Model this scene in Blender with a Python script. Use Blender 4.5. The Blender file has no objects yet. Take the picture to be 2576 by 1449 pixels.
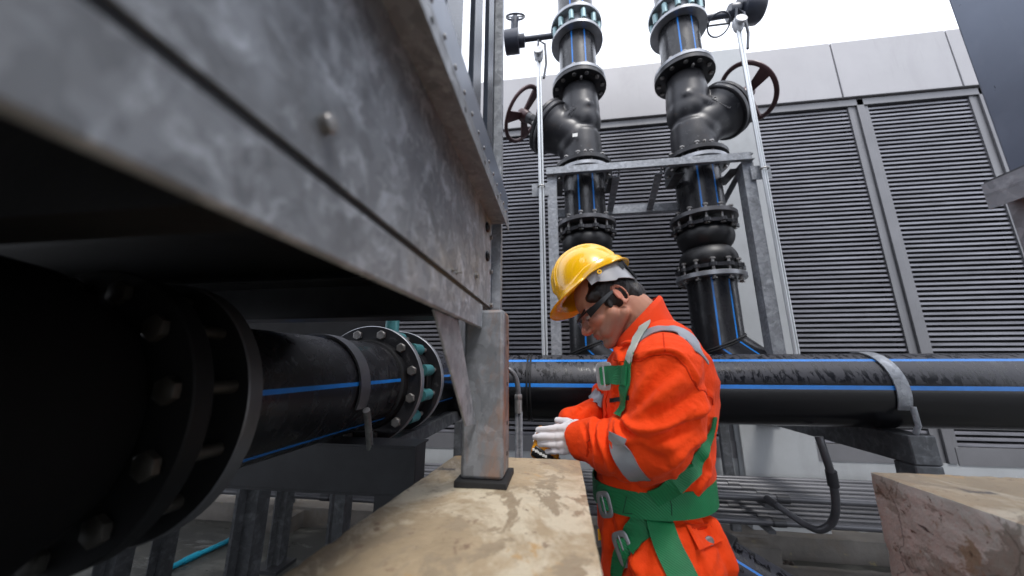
import bpy, bmesh, math, random
import numpy as np
from mathutils import Vector, Matrix, noise
from mathutils.bvhtree import BVHTree
sin, cos, pi, rad = math.sin, math.cos, math.pi, math.radians
random.seed(7)
S = bpy.context.scene
COL = S.collection
# ------------------------------------------------------------------ camera
H = 1.38; F = 861.0; PIT = rad(12.7); YAW = rad(7.9)
cd = bpy.data.cameras.new('camera'); cam = bpy.data.objects.new('camera', cd); COL.objects.link(cam)
cam.location = (0, 0, H); cam.rotation_euler = (rad(90)+PIT, 0, YAW)
cd.sensor_width = 36; cd.lens = 36*F/2576; cd.clip_start = .01; cd.clip_end = 500
cd.dof.use_dof = True; cd.dof.focus_distance = 1.15; cd.dof.aperture_fstop = 2.0
S.camera = cam
# ------------------------------------------------------------------ world, sun, exposure
W = bpy.data.worlds.new('World'); S.world = W; W.use_nodes = True
nt = W.node_tree; bg = nt.nodes['Background']
sky = nt.nodes.new('ShaderNodeTexSky'); sky.sky_type = 'NISHITA'; sky.sun_disc = False
SUN_EL, SUN_AZ = rad(62), rad(150)
sky.sun_elevation = SUN_EL; sky.sun_rotation = SUN_AZ; sky.dust_density = 4; sky.air_density = 1.0
mx = nt.nodes.new('ShaderNodeMix'); mx.data_type = 'RGBA'; mx.inputs[0].default_value = .82
nt.links.new(sky.outputs[0], mx.inputs[6]); mx.inputs[7].default_value = (12.5, 13.1, 14.6, 1)
nt.links.new(mx.outputs[2], bg.inputs[0]); bg.inputs[1].default_value = .1
sd = bpy.data.lights.new('sun', 'SUN'); sd.energy = 1.3; sd.angle = rad(14); sd.color = (1, .97, .93)
sun = bpy.data.objects.new('sun', sd); COL.objects.link(sun)
sdir = Vector((sin(SUN_AZ)*cos(SUN_EL), cos(SUN_AZ)*cos(SUN_EL), sin(SUN_EL)))
sun.rotation_euler = sdir.to_track_quat('Z', 'Y').to_euler()
S.view_settings.view_transform = 'Standard'; S.view_settings.look = 'None'
S.view_settings.exposure = .85; S.view_settings.gamma = 1
# ------------------------------------------------------------------ pixel helpers (2576 x 1449 reading of the photo)
def ray(x, y):
    a = x-1288; b = -(y-724.5)
    fh = F*cos(PIT)-b*sin(PIT); u = b*cos(PIT)+F*sin(PIT)
    return Vector((-fh*sin(YAW)+a*cos(YAW), fh*cos(YAW)+a*sin(YAW), u))
def P(x, y, X=None, Y=None, Z=None):
    r = ray(x, y)
    s = X/r[0] if X is not None else Y/r[1] if Y is not None else (Z-H)/r[2]
    return Vector((s*r[0], s*r[1], s*r[2]+H))
def V(*a): return Vector(a)
# ------------------------------------------------------------------ materials
def mat(name, col, rough=.5, metal=0, spec=.5, bump=None, var=None, mix=None, coat=0, rvar=None, alpha=None, trans=0, coord='Object', sheen=0, top=None):
    """var=(scale,amount) brightness noise; mix=[(scale,colour,lo,hi,stretch)...] noise-masked colour patches"""
    m = bpy.data.materials.new(name); m.use_nodes = True; t = m.node_tree; N = t.nodes; L = t.links
    b = N['Principled BSDF']; b.inputs['Roughness'].default_value = rough; b.inputs['Metallic'].default_value = metal
    b.inputs['Specular IOR Level'].default_value = spec; b.inputs['Coat Weight'].default_value = coat; b.inputs['Coat Roughness'].default_value = .08
    if sheen: b.inputs['Sheen Weight'].default_value = sheen
    if trans: b.inputs['Transmission Weight'].default_value = trans
    if alpha is not None: b.inputs['Alpha'].default_value = alpha
    tc = N.new('ShaderNodeTexCoord')
    def co(st=(1, 1, 1)):
        mp = N.new('ShaderNodeMapping'); mp.inputs['Scale'].default_value = st
        L.new(tc.outputs[coord], mp.inputs[0]); return mp.outputs[0]
    def nz(scale, st=(1, 1, 1), det=5, ro=.6, dist=0):
        n = N.new('ShaderNodeTexNoise'); n.inputs['Scale'].default_value = scale; n.inputs['Detail'].default_value = det
        n.inputs['Roughness'].default_value = ro; n.inputs['Distortion'].default_value = dist; L.new(co(st), n.inputs['Vector']); return n.outputs['Fac']
    def rng(sock, lo, hi, a=0., c=1.):
        r = N.new('ShaderNodeMapRange'); r.inputs[1].default_value = lo; r.inputs[2].default_value = hi
        r.inputs[3].default_value = a; r.inputs[4].default_value = c; L.new(sock, r.inputs[0]); return r.outputs[0]
    cur = N.new('ShaderNodeRGB'); cur.outputs[0].default_value = (*col, 1); c = cur.outputs[0]
    if var:
        f = rng(nz(var[0], var[2] if len(var) > 2 else (1, 1, 1)), .25, .75, 1-var[1], 1+var[1])
        h = N.new('ShaderNodeVectorMath'); h.operation = 'SCALE'; L.new(c, h.inputs[0]); L.new(f, h.inputs['Scale']); c = h.outputs[0]
    for p in (mix or []):
        sc, cc, lo, hi = p[:4]; st = p[4] if len(p) > 4 else (1, 1, 1)
        f = rng(nz(sc, st, 10, .68, .5), lo, hi)
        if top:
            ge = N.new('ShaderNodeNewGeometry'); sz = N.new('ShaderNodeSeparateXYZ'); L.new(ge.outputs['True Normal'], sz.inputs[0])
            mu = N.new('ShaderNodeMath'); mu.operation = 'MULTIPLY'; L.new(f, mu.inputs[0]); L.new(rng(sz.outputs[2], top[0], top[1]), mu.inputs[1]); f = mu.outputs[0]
        x = N.new('ShaderNodeMix'); x.data_type = 'RGBA'; L.new(f, x.inputs[0]); L.new(c, x.inputs[6]); x.inputs[7].default_value = (*cc, 1); c = x.outputs[2]
        if len(p) > 5:
            rv = N.new('ShaderNodeMix'); rv.data_type = 'FLOAT'; L.new(f, rv.inputs[0])
            rv.inputs[2].default_value = rough; rv.inputs[3].default_value = p[5]; L.new(rv.outputs[0], b.inputs['Roughness'])
    L.new(c, b.inputs['Base Color'])
    if rvar:
        L.new(rng(nz(rvar[0], rvar[3] if len(rvar) > 3 else (1, 1, 1)), .35, .65, rvar[1], rvar[2]), b.inputs['Roughness'])
    if bump:
        bp = N.new('ShaderNodeBump'); bp.inputs['Strength'].default_value = bump[1]; bp.inputs['Distance'].default_value = bump[2] if len(bump) > 2 else .004
        L.new(nz(bump[0], bump[3] if len(bump) > 3 else (1, 1, 1)), bp.inputs['Height']); L.new(bp.outputs[0], b.inputs['Normal'])
    m['_'] = 1
    return m
def galv(name, base=.27, pal=.38, scale=26, rough=.42, rust=None, metal=.3, tint=(.95, 1, 1.08), lo=.5, hi=.66):
    m = mat(name, (base*tint[0], base*tint[1], base*tint[2]), rough, metal, var=(5, .25),
            mix=[(scale, (pal*tint[0], pal*tint[1], pal*tint[2]), lo, hi)] + ([rust] if rust else []), rvar=(scale*1.5, rough-.12, rough+.16), bump=(120, .12, .001))
    t = m.node_tree; N = t.nodes; L = t.links; b = N['Principled BSDF']
    v = N.new('ShaderNodeTexVoronoi'); v.inputs['Scale'].default_value = scale*2.2; tc = N['Texture Coordinate']
    no = N.new('ShaderNodeTexNoise'); no.inputs['Scale'].default_value = scale; L.new(tc.outputs['Object'], no.inputs['Vector'])
    ad = N.new('ShaderNodeVectorMath'); ad.operation = 'MULTIPLY_ADD'; L.new(no.outputs['Color'], ad.inputs[0]); ad.inputs[1].default_value = (.06,)*3; L.new(tc.outputs['Object'], ad.inputs[2]); L.new(ad.outputs[0], v.inputs['Vector'])
    sp = N.new('ShaderNodeSeparateColor'); L.new(v.outputs['Color'], sp.inputs[0])
    mr = N.new('ShaderNodeMapRange'); mr.inputs[3].default_value = .82; mr.inputs[4].default_value = 1.2; L.new(sp.outputs[0], mr.inputs[0])
    src = b.inputs['Base Color'].links[0].from_socket
    sc = N.new('ShaderNodeVectorMath'); sc.operation = 'SCALE'; L.new(src, sc.inputs[0]); L.new(mr.outputs[0], sc.inputs['Scale']); L.new(sc.outputs[0], b.inputs['Base Color'])
    return m
RUST = (.22, .07, .025)
M = {}
M['galv'] = galv('galvanised_steel')
M['galv_panel'] = galv('galvanised_panel', .30, .48, 26, .5, metal=.2, tint=(.93, 1, 1.10), lo=.51, hi=.60)
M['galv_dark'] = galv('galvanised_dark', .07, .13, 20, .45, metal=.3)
M['galv_post'] = galv('galvanised_rust_post', .19, .27, 20, .5, rust=(9, (.27, .125, .05), .52, .66, (1, 1, .16)), metal=.2)
M['slate'] = mat('wet_slate_blue_steel', (.045, .055, .075), .25, .2, var=(12, .3))
M['galv_wet'] = mat('wet_blue_grey_steel', (.17, .20, .26), .3, .25, var=(3, .2), mix=[(5, (.24, .275, .34), .5, .7, (1, 1, .3)), (22, (.07, .085, .12), .66, .69, (1, 1, .45), .12)], bump=(14, .1, .002))
M['plate_dark'] = mat('dark_steel', (.035, .036, .04), .4, .3, var=(8, .4), mix=[(14, (.11, .055, .03), .66, .78)], bump=(60, .2, .002))
M['plate_black'] = mat('black_steel', (.018, .018, .02), .5, .2, var=(8, .4), bump=(60, .2, .002))
M['pipe'] = mat('black_polyethylene', (.010, .010, .012), .33, 0, var=(6, .25), mix=[(26, (.022, .022, .025), .5, .56, (1, 1, .45), .2)], bump=(45, .25, .002))
M['pipe_wet_sheen'] = mat('wet_polyethylene_painted_sheen', (.006, .006, .0075), .22, 0, spec=.4, top=(.15, .4), var=(5, .3), mix=[(26, (.036, .036, .044), .475, .50, (1.5, .7, .55), .50)], bump=(70, .35, .0016, (1.2, .8, .6)))  # pale patches on upward faces paint sky sheen over the wet film
M['stripe'] = mat('blue_stripe', (.012, .19, .62), .35, 0, var=(20, .15))
M['iron_shaded'] = mat('shade_darkened_cast_iron', (.009, .009, .010), .6, 0, spec=.2, var=(7, .3), mix=[(12, (.03, .02, .014), .6, .7)])  # darker copy of the cast iron, deep shade painted into its colour
M['iron'] = mat('black_cast_iron', (.024, .024, .028), .38, .15, var=(7, .3), mix=[(30, (.08, .08, .085), .60, .68), (8, (.05, .035, .028), .6, .7)], bump=(150, .25, .0015))
M['iron_grey'] = mat('grey_cast_iron', (.12, .12, .128), .4, .45, var=(10, .3), mix=[(22, (.2, .11, .07), .66, .76)], bump=(120, .2, .001))
M['zinc'] = mat('zinc_ring', (.32, .33, .35), .38, .6, var=(12, .25), bump=(90, .15, .001))
M['rubber_shaded'] = mat('shade_darkened_matt_rubber', (.004, .004, .0045), .85, 0, spec=.12)  # rubber darkened and dulled to paint in the shade around the near joint
M['rubber'] = mat('black_rubber', (.008, .008, .009), .45, 0, var=(8, .2), bump=(70, .1, .001))
M['buckle_light'] = mat('bright_steel_buckle', (.5, .5, .51), .32, .6, var=(60, .2))
M['seam'] = mat('dark_orange_seam', (.55, .030, .005), .8, 0, spec=.1)
M['bolt_shaded'] = mat('shade_darkened_bolt_steel', (.05, .046, .04), .45, .5, var=(40, .3))  # darker copy of the bolt steel with shade painted in
M['bolt'] = mat('bolt_steel', (.30, .29, .28), .38, .7, var=(60, .3), mix=[(40, (.2, .12, .07), .6, .7)])
M['wheel'] = mat('maroon_handwheel_paint', (.075, .035, .037), .36, .1, var=(12, .3), bump=(80, .15, .001))
M['teal'] = mat('teal_valve_paint', (.06, .22, .23), .38, .1, var=(14, .25), mix=[(40, (.3, .34, .33), .66, .72)])
M['paleteal'] = mat('pale_teal_lug_paint', (.22, .34, .36), .35, .2, var=(14, .25))
M['gear'] = mat('blue_black_gearbox', (.035, .04, .055), .35, .1, var=(10, .2))
M['wall'] = mat('painted_wall', (.36, .375, .385), .6, var=(2.5, .12), mix=[(3.5, (.29, .30, .305), .5, .75, (1, 1, .3)), (30, (.44, .45, .45), .66, .72, (1, 1, .4))], bump=(40, .15, .002))
M['fascia'] = mat('grey_fascia_panel', (.33, .325, .335), .5, .1, var=(1.5, .10), mix=[(14, (.29, .285, .29), .58, .76, (1.6, 1, .10)), (3, (.30, .295, .305), .55, .75, (1, 1, .4))], bump=(30, .05, .001))
M['fasciajoint'] = mat('fascia_joint_sealant', (.16, .165, .17), .6)
M['louvre'] = mat('grey_aluminium_louvre', (.185, .185, .205), .36, .45, var=(5, .42, (.5, 1, 5)), bump=(30, .15, .001, (.2, 1, 5)))
M['mullion'] = mat('grey_mullion', (.16, .16, .168), .42, .3, var=(3, .15))
M['void'] = mat('dark_void', (.006, .006, .008), .9)
M['sill'] = mat('dark_sill', (.07, .072, .08), .45, .2, var=(3, .2))
M['conduit'] = mat('grey_conduit', (.09, .09, .098), .32, .2, var=(8, .3, (.3, 1, 1)))
M['conduit_dark'] = mat('dark_coupling', (.05, .05, .055), .35, .2)
M['ground'] = mat('wet_concrete_floor', (.035, .035, .031), .5, 0, var=(1.2, .4), mix=[(1.6, (.09, .09, .08), .5, .62, (1, 2.5, 1), .3), (2.3, (.05, .05, .045), .54, .6, (.7, 2, 1), .08), (4, (.16, .13, .05), .62, .72)], bump=(22, .3, .004))
M['kerb'] = mat('stained_kerb_concrete', (.11, .10, .09), .65, 0, var=(3, .4), mix=[(5, (.09, .075, .06), .5, .66, (1, 1, .6)), (9, (.24, .2, .09), .6, .7)], bump=(35, .5, .005))
M['bluepvc'] = mat('cyan_water_pipe', (.015, .28, .42), .3, 0, var=(6, .15))
M['rod'] = mat('bright_conduit', (.55, .57, .58), .3, .6, var=(10, .2, (1, 1, .2)))
M['whitecap'] = mat('grey_white_cap', (.5, .51, .53), .4)
M['orange'] = mat('orange_cotton', (.90, .062, .005), .72, 0, spec=.15, var=(3, .10), mix=[(2.2, (.74, .045, .006), .5, .8)], bump=(38, .6, .008), sheen=.04)
M['orange2'] = mat('orange_cotton_collar', (.88, .06, .009), .7, 0, spec=.15, var=(5, .08), bump=(40, .3, .004), sheen=.04)
M['tape'] = mat('reflective_tape', (.30, .31, .34), .42, .25, var=(12, .2), bump=(200, .1, .0006))
M['tapeside'] = mat('webbing_light', (.42, .47, .42), .6, 0, var=(30, .15), bump=(200, .3, .001))
M['green'] = mat('green_webbing', (.006, .18, .06), .55, 0, var=(16, .2), bump=(300, .3, .001))
t = M['green'].node_tree
wv = t.nodes.new('ShaderNodeTexWave'); wv.inputs['Scale'].default_value = 95; wv.bands_direction = 'DIAGONAL'
t.links.new(t.nodes['Texture Coordinate'].outputs['Object'], wv.inputs[0]); t.links.new(wv.outputs['Fac'], t.nodes['Bump'].inputs['Height']); t.nodes['Bump'].inputs['Strength'].default_value = .5
M['thread'] = mat('dark_green_stitching', (.003, .035, .018), .7)
M['buckle'] = mat('steel_buckle', (.22, .22, .23), .3, .7, var=(60, .2))
M['skin'] = mat('skin', (.52, .25, .165), .56, 0, spec=.4, var=(14, .10), bump=(160, .08, .0006))
M['skin'].node_tree.nodes['Principled BSDF'].inputs['Subsurface Weight'].default_value = .12
M['skin'].node_tree.nodes['Principled BSDF'].inputs['Subsurface Radius'].default_value = (.01, .004, .002)
_t = M['skin'].node_tree; _b = _t.nodes['Principled BSDF']; _src = _b.inputs['Base Color'].links[0].from_socket
for _nm, _c in (('beard', (.30, .175, .135)), ('flush', (.58, .20, .14))):
    _a = _t.nodes.new('ShaderNodeAttribute'); _a.attribute_name = _nm; _x = _t.nodes.new('ShaderNodeMix'); _x.data_type = 'RGBA'
    _t.links.new(_a.outputs['Fac'], _x.inputs[0]); _t.links.new(_src, _x.inputs[6]); _x.inputs[7].default_value = (*_c, 1); _src = _x.outputs[2]
_t.links.new(_src, _b.inputs['Base Color'])
M['hair'] = mat('dark_brown_hair', (.014, .009, .008), .42, 0, var=(30, .5), bump=(110, .9, .004, (1, 1, .25)))
M['lip'] = mat('lip', (.36, .12, .09), .45)
M['helmet'] = mat('yellow_helmet_plastic', (.97, .52, .002), .24, 0, coat=.5, var=(3, .03))
M['helmetband'] = mat('grey_headband_plastic', (.34, .345, .37), .35)
M['blackplastic'] = mat('black_plastic', (.012, .012, .013), .28)
M['lens'] = mat('clear_lens', (.9, .92, .95), .03, 0, trans=1.0, alpha=.35)
M['glove'] = mat('white_knit_glove', (.68, .66, .68), .75, 0, spec=.2, var=(30, .05), bump=(260, .25, .001), sheen=.2)
M['meter'] = mat('orange_yellow_case', (.75, .30, .008), .4, var=(12, .15))
M['whitemark'] = mat('white_button', (.75, .75, .72), .4)
M['navy'] = mat('navy_shirt', (.012, .02, .07), .7)
M['boot'] = mat('brown_boot', (.03, .02, .014), .5)
M['eyew'] = mat('eye_white', (.7, .68, .66), .25)
M['debris'] = mat('dark_debris', (.03, .022, .018), .8, bump=(40, 1, .01))
M['foam'] = mat('black_foam_pad', (.014, .014, .015), .85, bump=(200, .4, .002))
CA = dict(sc=1)
def concrete(name, cols):
    return mat(name, cols[0], .52, 0, var=(7, .2), mix=[(4.5, cols[1], .50, .58, (1, .8, 1), .34), (9, cols[2], .545, .575, (1.2, .8, 1)), (7, cols[3], .60, .63), (26, cols[4], .61, .65), (80, cols[4], .62, .68), (5.2, (cols[4][0]*.6, cols[4][1]*.75, cols[4][2]*.95), .655, .67)], bump=(60, .8, .004))
M['conc_top'] = concrete('weathered_cream_concrete', [(.40, .31, .20), (.60, .52, .385), (.33, .26, .175), (.47, .31, .15), (.24, .165, .11)])
M['conc_side'] = concrete('mossy_grey_concrete', [(.42, .49, .455), (.57, .65, .61), (.30, .34, .30), (.30, .29, .21), (.12, .11, .08)])
def add_cracks(m, scale, wd, dark=.35, st=(1, 1, 1)):
    t = m.node_tree; N = t.nodes; L = t.links; b = N['Principled BSDF']; tc = N['Texture Coordinate']
    no = N.new('ShaderNodeTexNoise'); no.inputs['Scale'].default_value = scale*1.2; no.inputs['Detail'].default_value = 6; L.new(tc.outputs['Object'], no.inputs['Vector'])
    ad = N.new('ShaderNodeVectorMath'); ad.operation = 'MULTIPLY_ADD'; L.new(no.outputs['Color'], ad.inputs[0]); ad.inputs[1].default_value = (.32/scale*3,)*3; L.new(tc.outputs['Object'], ad.inputs[2])
    v = N.new('ShaderNodeTexVoronoi'); v.feature = 'DISTANCE_TO_EDGE'; v.inputs['Scale'].default_value = scale; L.new(ad.outputs[0], v.inputs['Vector'])
    mr = N.new('ShaderNodeMapRange'); mr.inputs[1].default_value = 0; mr.inputs[2].default_value = wd; mr.inputs[3].default_value = dark; mr.inputs[4].default_value = 1; L.new(v.outputs[0], mr.inputs[0])
    src = b.inputs['Base Color'].links[0].from_socket
    sc = N.new('ShaderNodeVectorMath'); sc.operation = 'SCALE'; L.new(src, sc.inputs[0]); L.new(mr.outputs[0], sc.inputs['Scale']); L.new(sc.outputs[0], b.inputs['Base Color'])
add_cracks(M['conc_side'], 5, .012, .5)
# ------------------------------------------------------------------ mesh builder
def frame(p, d, up=None):
    """matrix whose Z axis is d and origin p"""
    d = Vector(d).normalized(); u = Vector(up) if up is not None else (V(0, 0, 1) if abs(d.z) < .95 else V(1, 0, 0))
    x = u.cross(d).normalized(); y = d.cross(x)
    m = Matrix((x, y, d)).transposed().to_4x4(); m.translation = p; return m
class MB:
    def __init__(s): s.v = []; s.f = []; s.m = []; s.sm = []
    def add(s, vs, fs, mi=0, T=None, smooth=False):
        o = len(s.v); s.v += [tuple(T @ Vector(v)) if T is not None else tuple(v) for v in vs]
        s.f += [tuple(i+o for i in f) for f in fs]; s.m += [mi]*len(fs); s.sm += [smooth]*len(fs); return s
    def box(s, a, b, mi=0, T=None):
        x0, y0, z0 = [min(p, q) for p, q in zip(a, b)]; x1, y1, z1 = [max(p, q) for p, q in zip(a, b)]
        vs = [(x0, y0, z0), (x1, y0, z0), (x1, y1, z0), (x0, y1, z0), (x0, y0, z1), (x1, y0, z1), (x1, y1, z1), (x0, y1, z1)]
        return s.add(vs, [(0, 3, 2, 1), (4, 5, 6, 7), (0, 1, 5, 4), (1, 2, 6, 5), (2, 3, 7, 6), (3, 0, 4, 7)], mi, T)
    def bar(s, p, q, w, h, mi=0, up=None, o=(0, 0)):
        p, q = Vector(p), Vector(q); T = frame(p, q-p, up)
        return s.box((-w/2+o[0], -h/2+o[1], 0), (w/2+o[0], h/2+o[1], (q-p).length), mi, T)
    def prism(s, pts, p, q, mi=0, up=None):
        """2D profile extruded from p to q (closed)"""
        p, q = Vector(p), Vector(q); T = frame(p, q-p, up); n = len(pts); L = (q-p).length
        vs = [(a, b, 0) for a, b in pts]+[(a, b, L) for a, b in pts]
        fs = [(i, (i+1) % n, n+(i+1) % n, n+i) for i in range(n)]+[tuple(range(n-1, -1, -1)), tuple(range(n, 2*n))]
        return s.add(vs, fs, mi, T)
    def lathe(s, prof, T=None, seg=48, mi=0, closed=False, stripes=None, smi=1, sw=1):
        """prof (r,z) turned about Z; stripes = list of angles whose faces take material smi"""
        vs = []; fs = []; n = len(prof); fm = []; ss = set()
        for q in (stripes or []):
            k0 = int(round(q/(2*pi/seg)-.5)); ss |= {(k0+i) % seg for i in range(sw)}
        for k in range(seg):
            a = 2*pi*k/seg
            vs += [(r*cos(a), r*sin(a), z) for r, z in prof]
        for k in range(seg):
            k2 = (k+1) % seg; st = k in ss
            for j in range(n if closed else n-1):
                j2 = (j+1) % n
                fs.append((k*n+j, k2*n+j, k2*n+j2, k*n+j2)); fm.append(smi if st else mi)
        o = len(s.f); s.add(vs, fs, mi, T, True); s.m[o:] = fm
        if not closed:
            for j, fl in ((0, 1), (n-1, 0)):
                if prof[j][0] > 1e-6:
                    ring = [k*n+j for k in range(seg)]
                    if fl: ring = ring[::-1]
                    base = len(s.v)-len(vs); s.f.append(tuple(i+base for i in ring)); s.m.append(mi); s.sm.append(False)
        return s
    def cyl(s, p, q, r, seg=24, mi=0, r2=None, **k):
        p, q = Vector(p), Vector(q); r2 = r if r2 is None else r2
        return s.lathe([(r, 0), (r2, (q-p).length)], frame(p, q-p), seg, mi, **k)
    def ring(s, c, d, R, r, t, seg=64, mi=0, bv=.002):
        return s.lathe([(r, 0), (R-bv, 0), (R, bv), (R, t-bv), (R-bv, t), (r, t)], frame(c, d), seg, mi, closed=True)
    def tube(s, pts, r, seg=12, mi=0, caps=True, flat=None):
        pts = [Vector(p) for p in pts]; n = len(pts); rs = r if isinstance(r, (list, tuple)) else [r]*n
        vs = []; fs = []; prev = None
        for i, p in enumerate(pts):
            d = (pts[min(i+1, n-1)]-pts[max(i-1, 0)]).normalized()
            if prev is None: x = d.orthogonal().normalized()
            else: x = (prev-d*prev.dot(d)).normalized()
            prev = x; y = d.cross(x)
            vs += [tuple(p+(x*cos(2*pi*k/seg)+y*sin(2*pi*k/seg))*rs[i]) for k in range(seg)]
        for i in range(n-1):
            fs += [(i*seg+k, i*seg+(k+1) % seg, (i+1)*seg+(k+1) % seg, (i+1)*seg+k) for k in range(seg)]
        s.add(vs, fs, mi, None, True)
        if caps:
            b = len(s.v)-len(vs); s.f += [tuple(b+k for k in range(seg-1, -1, -1)), tuple(b+(n-1)*seg+k for k in range(seg))]; s.m += [mi]*2; s.sm += [False]*2
        return s
    def rimmed(s, c, d, R, r, t, seg=72):
        s.ring(c, d, R, r, t, seg); n = 6
        for k in range(seg):
            for j in (1, 2, 3): s.m[len(s.m)-seg*n+k*n+j] = 1
        return s
    def hexa(s, p, d, R, h, mi=0):
        return s.lathe([(R*.9, 0), (R, h*.12), (R, h*.85), (R*.85, h)], frame(p, d), 6, mi)
    def ell(s, c, r, mi=0, T=None, u=20, w=14, axes=None):
        vs = []; fs = []; ax = axes or (V(1, 0, 0), V(0, 1, 0), V(0, 0, 1)); c = Vector(c)
        for j in range(w+1):
            t = pi*j/w
            for k in range(u):
                a = 2*pi*k/u; q = (r[0]*sin(t)*cos(a), r[1]*sin(t)*sin(a), r[2]*cos(t))
                vs.append(tuple(c+ax[0]*q[0]+ax[1]*q[1]+ax[2]*q[2]))
        for j in range(w):
            fs += [(j*u+k, (j+1)*u+k, (j+1)*u+(k+1) % u, j*u+(k+1) % u) for k in range(u)]
        return s.add(vs, fs, mi, T, True)
    def caps(s, p, r1, q, r2, mi=0, seg=14):
        """closed tapered capsule"""
        p, q = Vector(p), Vector(q); L = max((q-p).length, 1e-5); pr = []
        for i in range(6): a = pi/2*i/5; pr.append((max(r1*sin(a), 1e-7), -r1*cos(a)))
        for i in range(6): a = pi/2*i/5; pr.append((max(r2*cos(a), 1e-7), L+r2*sin(a)))
        return s.lathe(pr, frame(p, q-p), seg, mi)
    def loft(s, rings, mi=0, closed=True, cap=True):
        n = len(rings[0]); vs = [tuple(p) for r in rings for p in r]; fs = []
        for i in range(len(rings)-1):
            for k in range(n if closed else n-1):
                fs.append((i*n+k, i*n+(k+1) % n, (i+1)*n+(k+1) % n, (i+1)*n+k))
        s.add(vs, fs, mi, None, True)
        if cap:
            b = len(s.v)-len(vs); s.f += [tuple(b+k for k in range(n-1, -1, -1)), tuple(b+(len(rings)-1)*n+k for k in range(n))]; s.m += [mi]*2; s.sm += [False]*2
        return s
WL = {}
def tag(o, label=None, cat=None, group=None, kind=None):
    if label: o['label'] = label
    if cat: o['category'] = cat
    if group: o['group'] = group
    if kind: o['kind'] = kind
    return o
def thing(name, label, cat, loc, group=None):
    o = bpy.data.objects.new(name, None); COL.objects.link(o); o.location = loc; o.empty_display_size = .05
    WL[o.name] = Vector(loc); return tag(o, label, cat, group)
def mesh_of(mb, name, mats, off=V(0, 0, 0)):
    me = bpy.data.meshes.new(name); vs = np.array(mb.v, dtype=float)-np.array(off)
    me.from_pydata(vs.tolist(), [], mb.f); me.polygons.foreach_set('material_index', mb.m)
    me.polygons.foreach_set('use_smooth', mb.sm); 
    for m in mats: me.materials.append(M[m])
    me.validate(); me.update()
    try: me.set_sharp_from_angle(angle=rad(38))
    except Exception: pass
    return me
def obj(name, mb, mats, parent=None, bevel=0, label=None):
    mats = [mats] if isinstance(mats, str) else mats
    if parent is not None: off = WL[parent.name]
    else:
        a = np.array(mb.v); off = Vector(((a[:, 0].min()+a[:, 0].max())/2, (a[:, 1].min()+a[:, 1].max())/2, a[:, 2].min()))
    o = bpy.data.objects.new(name, mesh_of(mb, name, mats, off)); COL.objects.link(o)
    if parent is not None: o.parent = parent
    else: o.location = off
    WL[o.name] = off
    if bevel:
        b = o.modifiers.new('bevel', 'BEVEL'); b.width = bevel; b.segments = 2; b.limit_method = 'ANGLE'; b.angle_limit = rad(40)
    if label: o['label'] = label
    return o
def inst(name, me, T, parent):
    """an object sharing mesh data, placed by world matrix under parent"""
    o = bpy.data.objects.new(name, me); COL.objects.link(o); o.parent = parent
    T = T.copy(); T.translation = T.translation-WL[parent.name]; o.matrix_basis = T; WL[o.name] = Vector((0, 0, 0)); return o
def bolt_mesh(L, r=.010, R=.016, name='bolt', head=.012, stub=.012, mat_='bolt'):
    b = MB(); b.cyl((0, 0, -stub), (0, 0, L+.0), r, 12); b.hexa((0, 0, L), (0, 0, 1), R, head); b.hexa((0, 0, -.001), (0, 0, -1), R, head*.9)
    return mesh_of(b, name, [mat_])
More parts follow.
